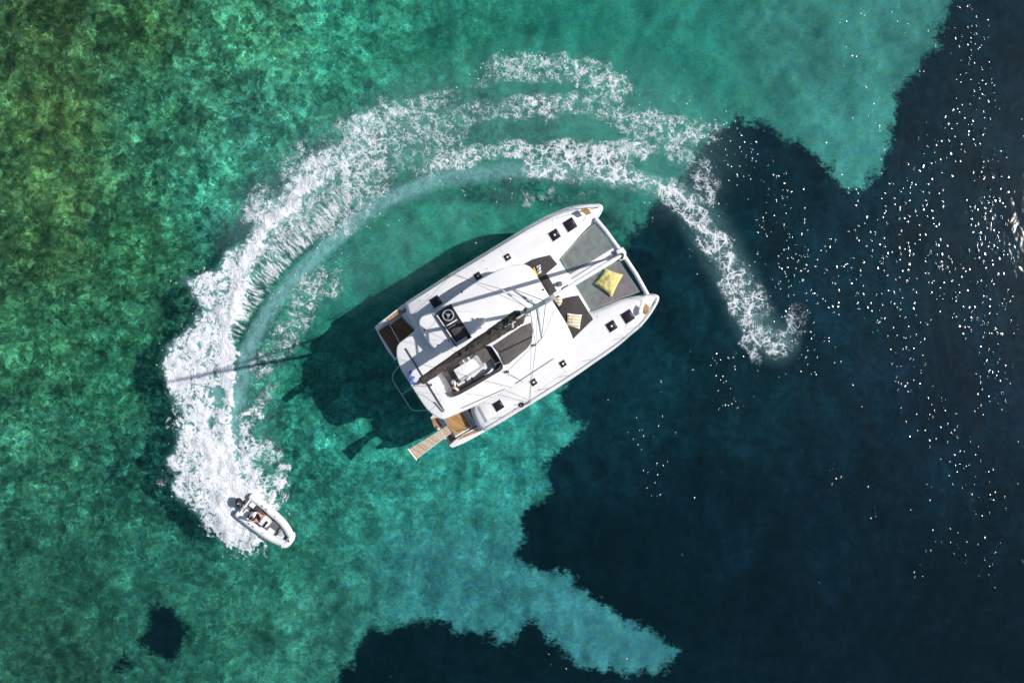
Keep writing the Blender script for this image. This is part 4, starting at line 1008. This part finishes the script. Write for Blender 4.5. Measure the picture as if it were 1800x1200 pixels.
MB().ell(orot(-.05, 0, .415), (.035, .035, .012)).build('motor_badge', 'alu_white', mot)
# driver --------------------------------------------------------------------
per = root('person', 'driver with dark hair and white shirt sitting in the small inflatable boat holding its wheel', 'person', (s0.x, s0.y, .10), rot=(R(-5), R(-3.5), hd))
def skin(name, joints, bones, mat, parent, rootj=0, sub=2):
    me = bpy.data.meshes.new(name); me.from_pydata([j[0] for j in joints], bones, []); me.update(); me.materials.append(M[mat])
    o = bpy.data.objects.new(name, me); COL.objects.link(o); link(o, parent, (0, 0, 0))
    sk = o.modifiers.new('skin', 'SKIN'); sk.use_smooth_shade = True
    for i, j in enumerate(joints):
        r_ = j[1] if isinstance(j[1], tuple) else (j[1], j[1]); me.skin_vertices[0].data[i].radius = r_; me.skin_vertices[0].data[i].use_root = (i == rootj)
    sb_ = o.modifiers.new('sub', 'SUBSURF'); sb_.levels = sb_.render_levels = sub
    return o
px0, pz0 = .66, .60
J = [((px0, 0, pz0), (.13, .15)), ((px0 + .03, 0, pz0 + .17), (.10, .14)), ((px0 + .09, 0, pz0 + .36), (.11, .17)), ((px0 + .13, 0, pz0 + .48), (.06, .07)), ((px0 + .17, 0, pz0 + .56), (.05, .05)), ((px0 + .20, 0, pz0 + .64), (.075, .07)), ((px0 + .21, 0, pz0 + .72), (.085, .075))]
B = [(0, 1), (1, 2), (2, 3), (3, 4), (4, 5), (5, 6)]
def chain(st, lst):
    prev = st
    for q in lst: J.append(q); B.append((prev, len(J) - 1)); prev = len(J) - 1
    return prev
for sg in (1, -1):
    hip = chain(0, [((px0 + .06, sg * .10, pz0 - .01), .085), ((px0 + .26, sg * .15, pz0 + .02), .072), ((px0 + .46, sg * .20, pz0 + .03), .055), ((px0 + .47, sg * .21, pz0 - .17), .048), ((px0 + .44, sg * .2, pz0 - .32), .033), ((px0 + .58, sg * .2, pz0 - .335), (.03, .04))])
    sh = chain(2, [((px0 + .10, sg * .18, pz0 + .40), .055), ((px0 + .19, sg * .27, pz0 + .23), .042), ((px0 + .37, sg * .17, pz0 + .16), .032), ((px0 + .42, sg * .145, pz0 + .16), .026)])
    h0 = J[sh][0]
    pm = chain(sh, [((h0[0] + .05, h0[1] - sg * .005, h0[2] + .005), (.018, .035))]); p0_ = J[pm][0]
    for k, (dy, ln) in enumerate(((-.028, .068), (-.010, .08), (.010, .074), (.028, .058))):
        chain(pm, [((p0_[0] + .028, p0_[1] + dy, p0_[2] + .012), .0095), ((p0_[0] + ln * .75, p0_[1] + dy, p0_[2] - .006), .009), ((p0_[0] + ln * .7, p0_[1] + dy, p0_[2] - .03), .008)])
    chain(sh, [((h0[0] + .02, h0[1] - sg * .035, h0[2] + .012), .0105), ((h0[0] + .05, h0[1] - sg * .055, h0[2] - .004), .0095)])
body = skin('body', J, B, 'skin', per)
SJ = [((px0 - .01, 0, pz0 + .02), (.15, .17)), ((px0 + .02, 0, pz0 + .19), (.125, .165)), ((px0 + .08, 0, pz0 + .37), (.135, .20)), ((px0 + .12, 0, pz0 + .46), (.08, .09)),
      ((px0 + .09, .19, pz0 + .405), .075), ((px0 + .15, .25, pz0 + .30), .062), ((px0 + .09, -.19, pz0 + .405), .075), ((px0 + .15, -.25, pz0 + .30), .062)]
skin('shirt', SJ, [(0, 1), (1, 2), (2, 3), (2, 4), (4, 5), (2, 6), (6, 7)], 'shirt', per)
skin('shorts', [((px0, 0, pz0 - .01), (.15, .17)), ((px0 + .08, .11, pz0), .105), ((px0 + .28, .16, pz0 + .02), .092), ((px0 + .08, -.11, pz0), .105), ((px0 + .28, -.16, pz0 + .02), .092)], [(0, 1), (1, 2), (0, 3), (3, 4)], 'shorts', per)
hc = Vector((px0 + .205, 0, pz0 + .72))
MB().ell(hc + Vector((-.018, 0, .03)), (.105, .088, .092)).build('hair', 'hair', per, sharp=70)
MB().ell(hc + Vector((.108, 0, -.03)), (.018, .014, .022)).build('nose', 'skin', per)
MB().box(hc + Vector((.10, 0, .005)), (.02, .13, .035), 0, .008).build('sunglasses', 'black_plastic', per)
for sg in (1, -1): MB().ell(hc + Vector((.0, sg * .083, -.01)), (.02, .01, .03)).build('ear', 'skin', per)
MB().ell(hc + Vector((.095, 0, -.068)), (.012, .025, .007)).build('mouth', 'shorts', per)
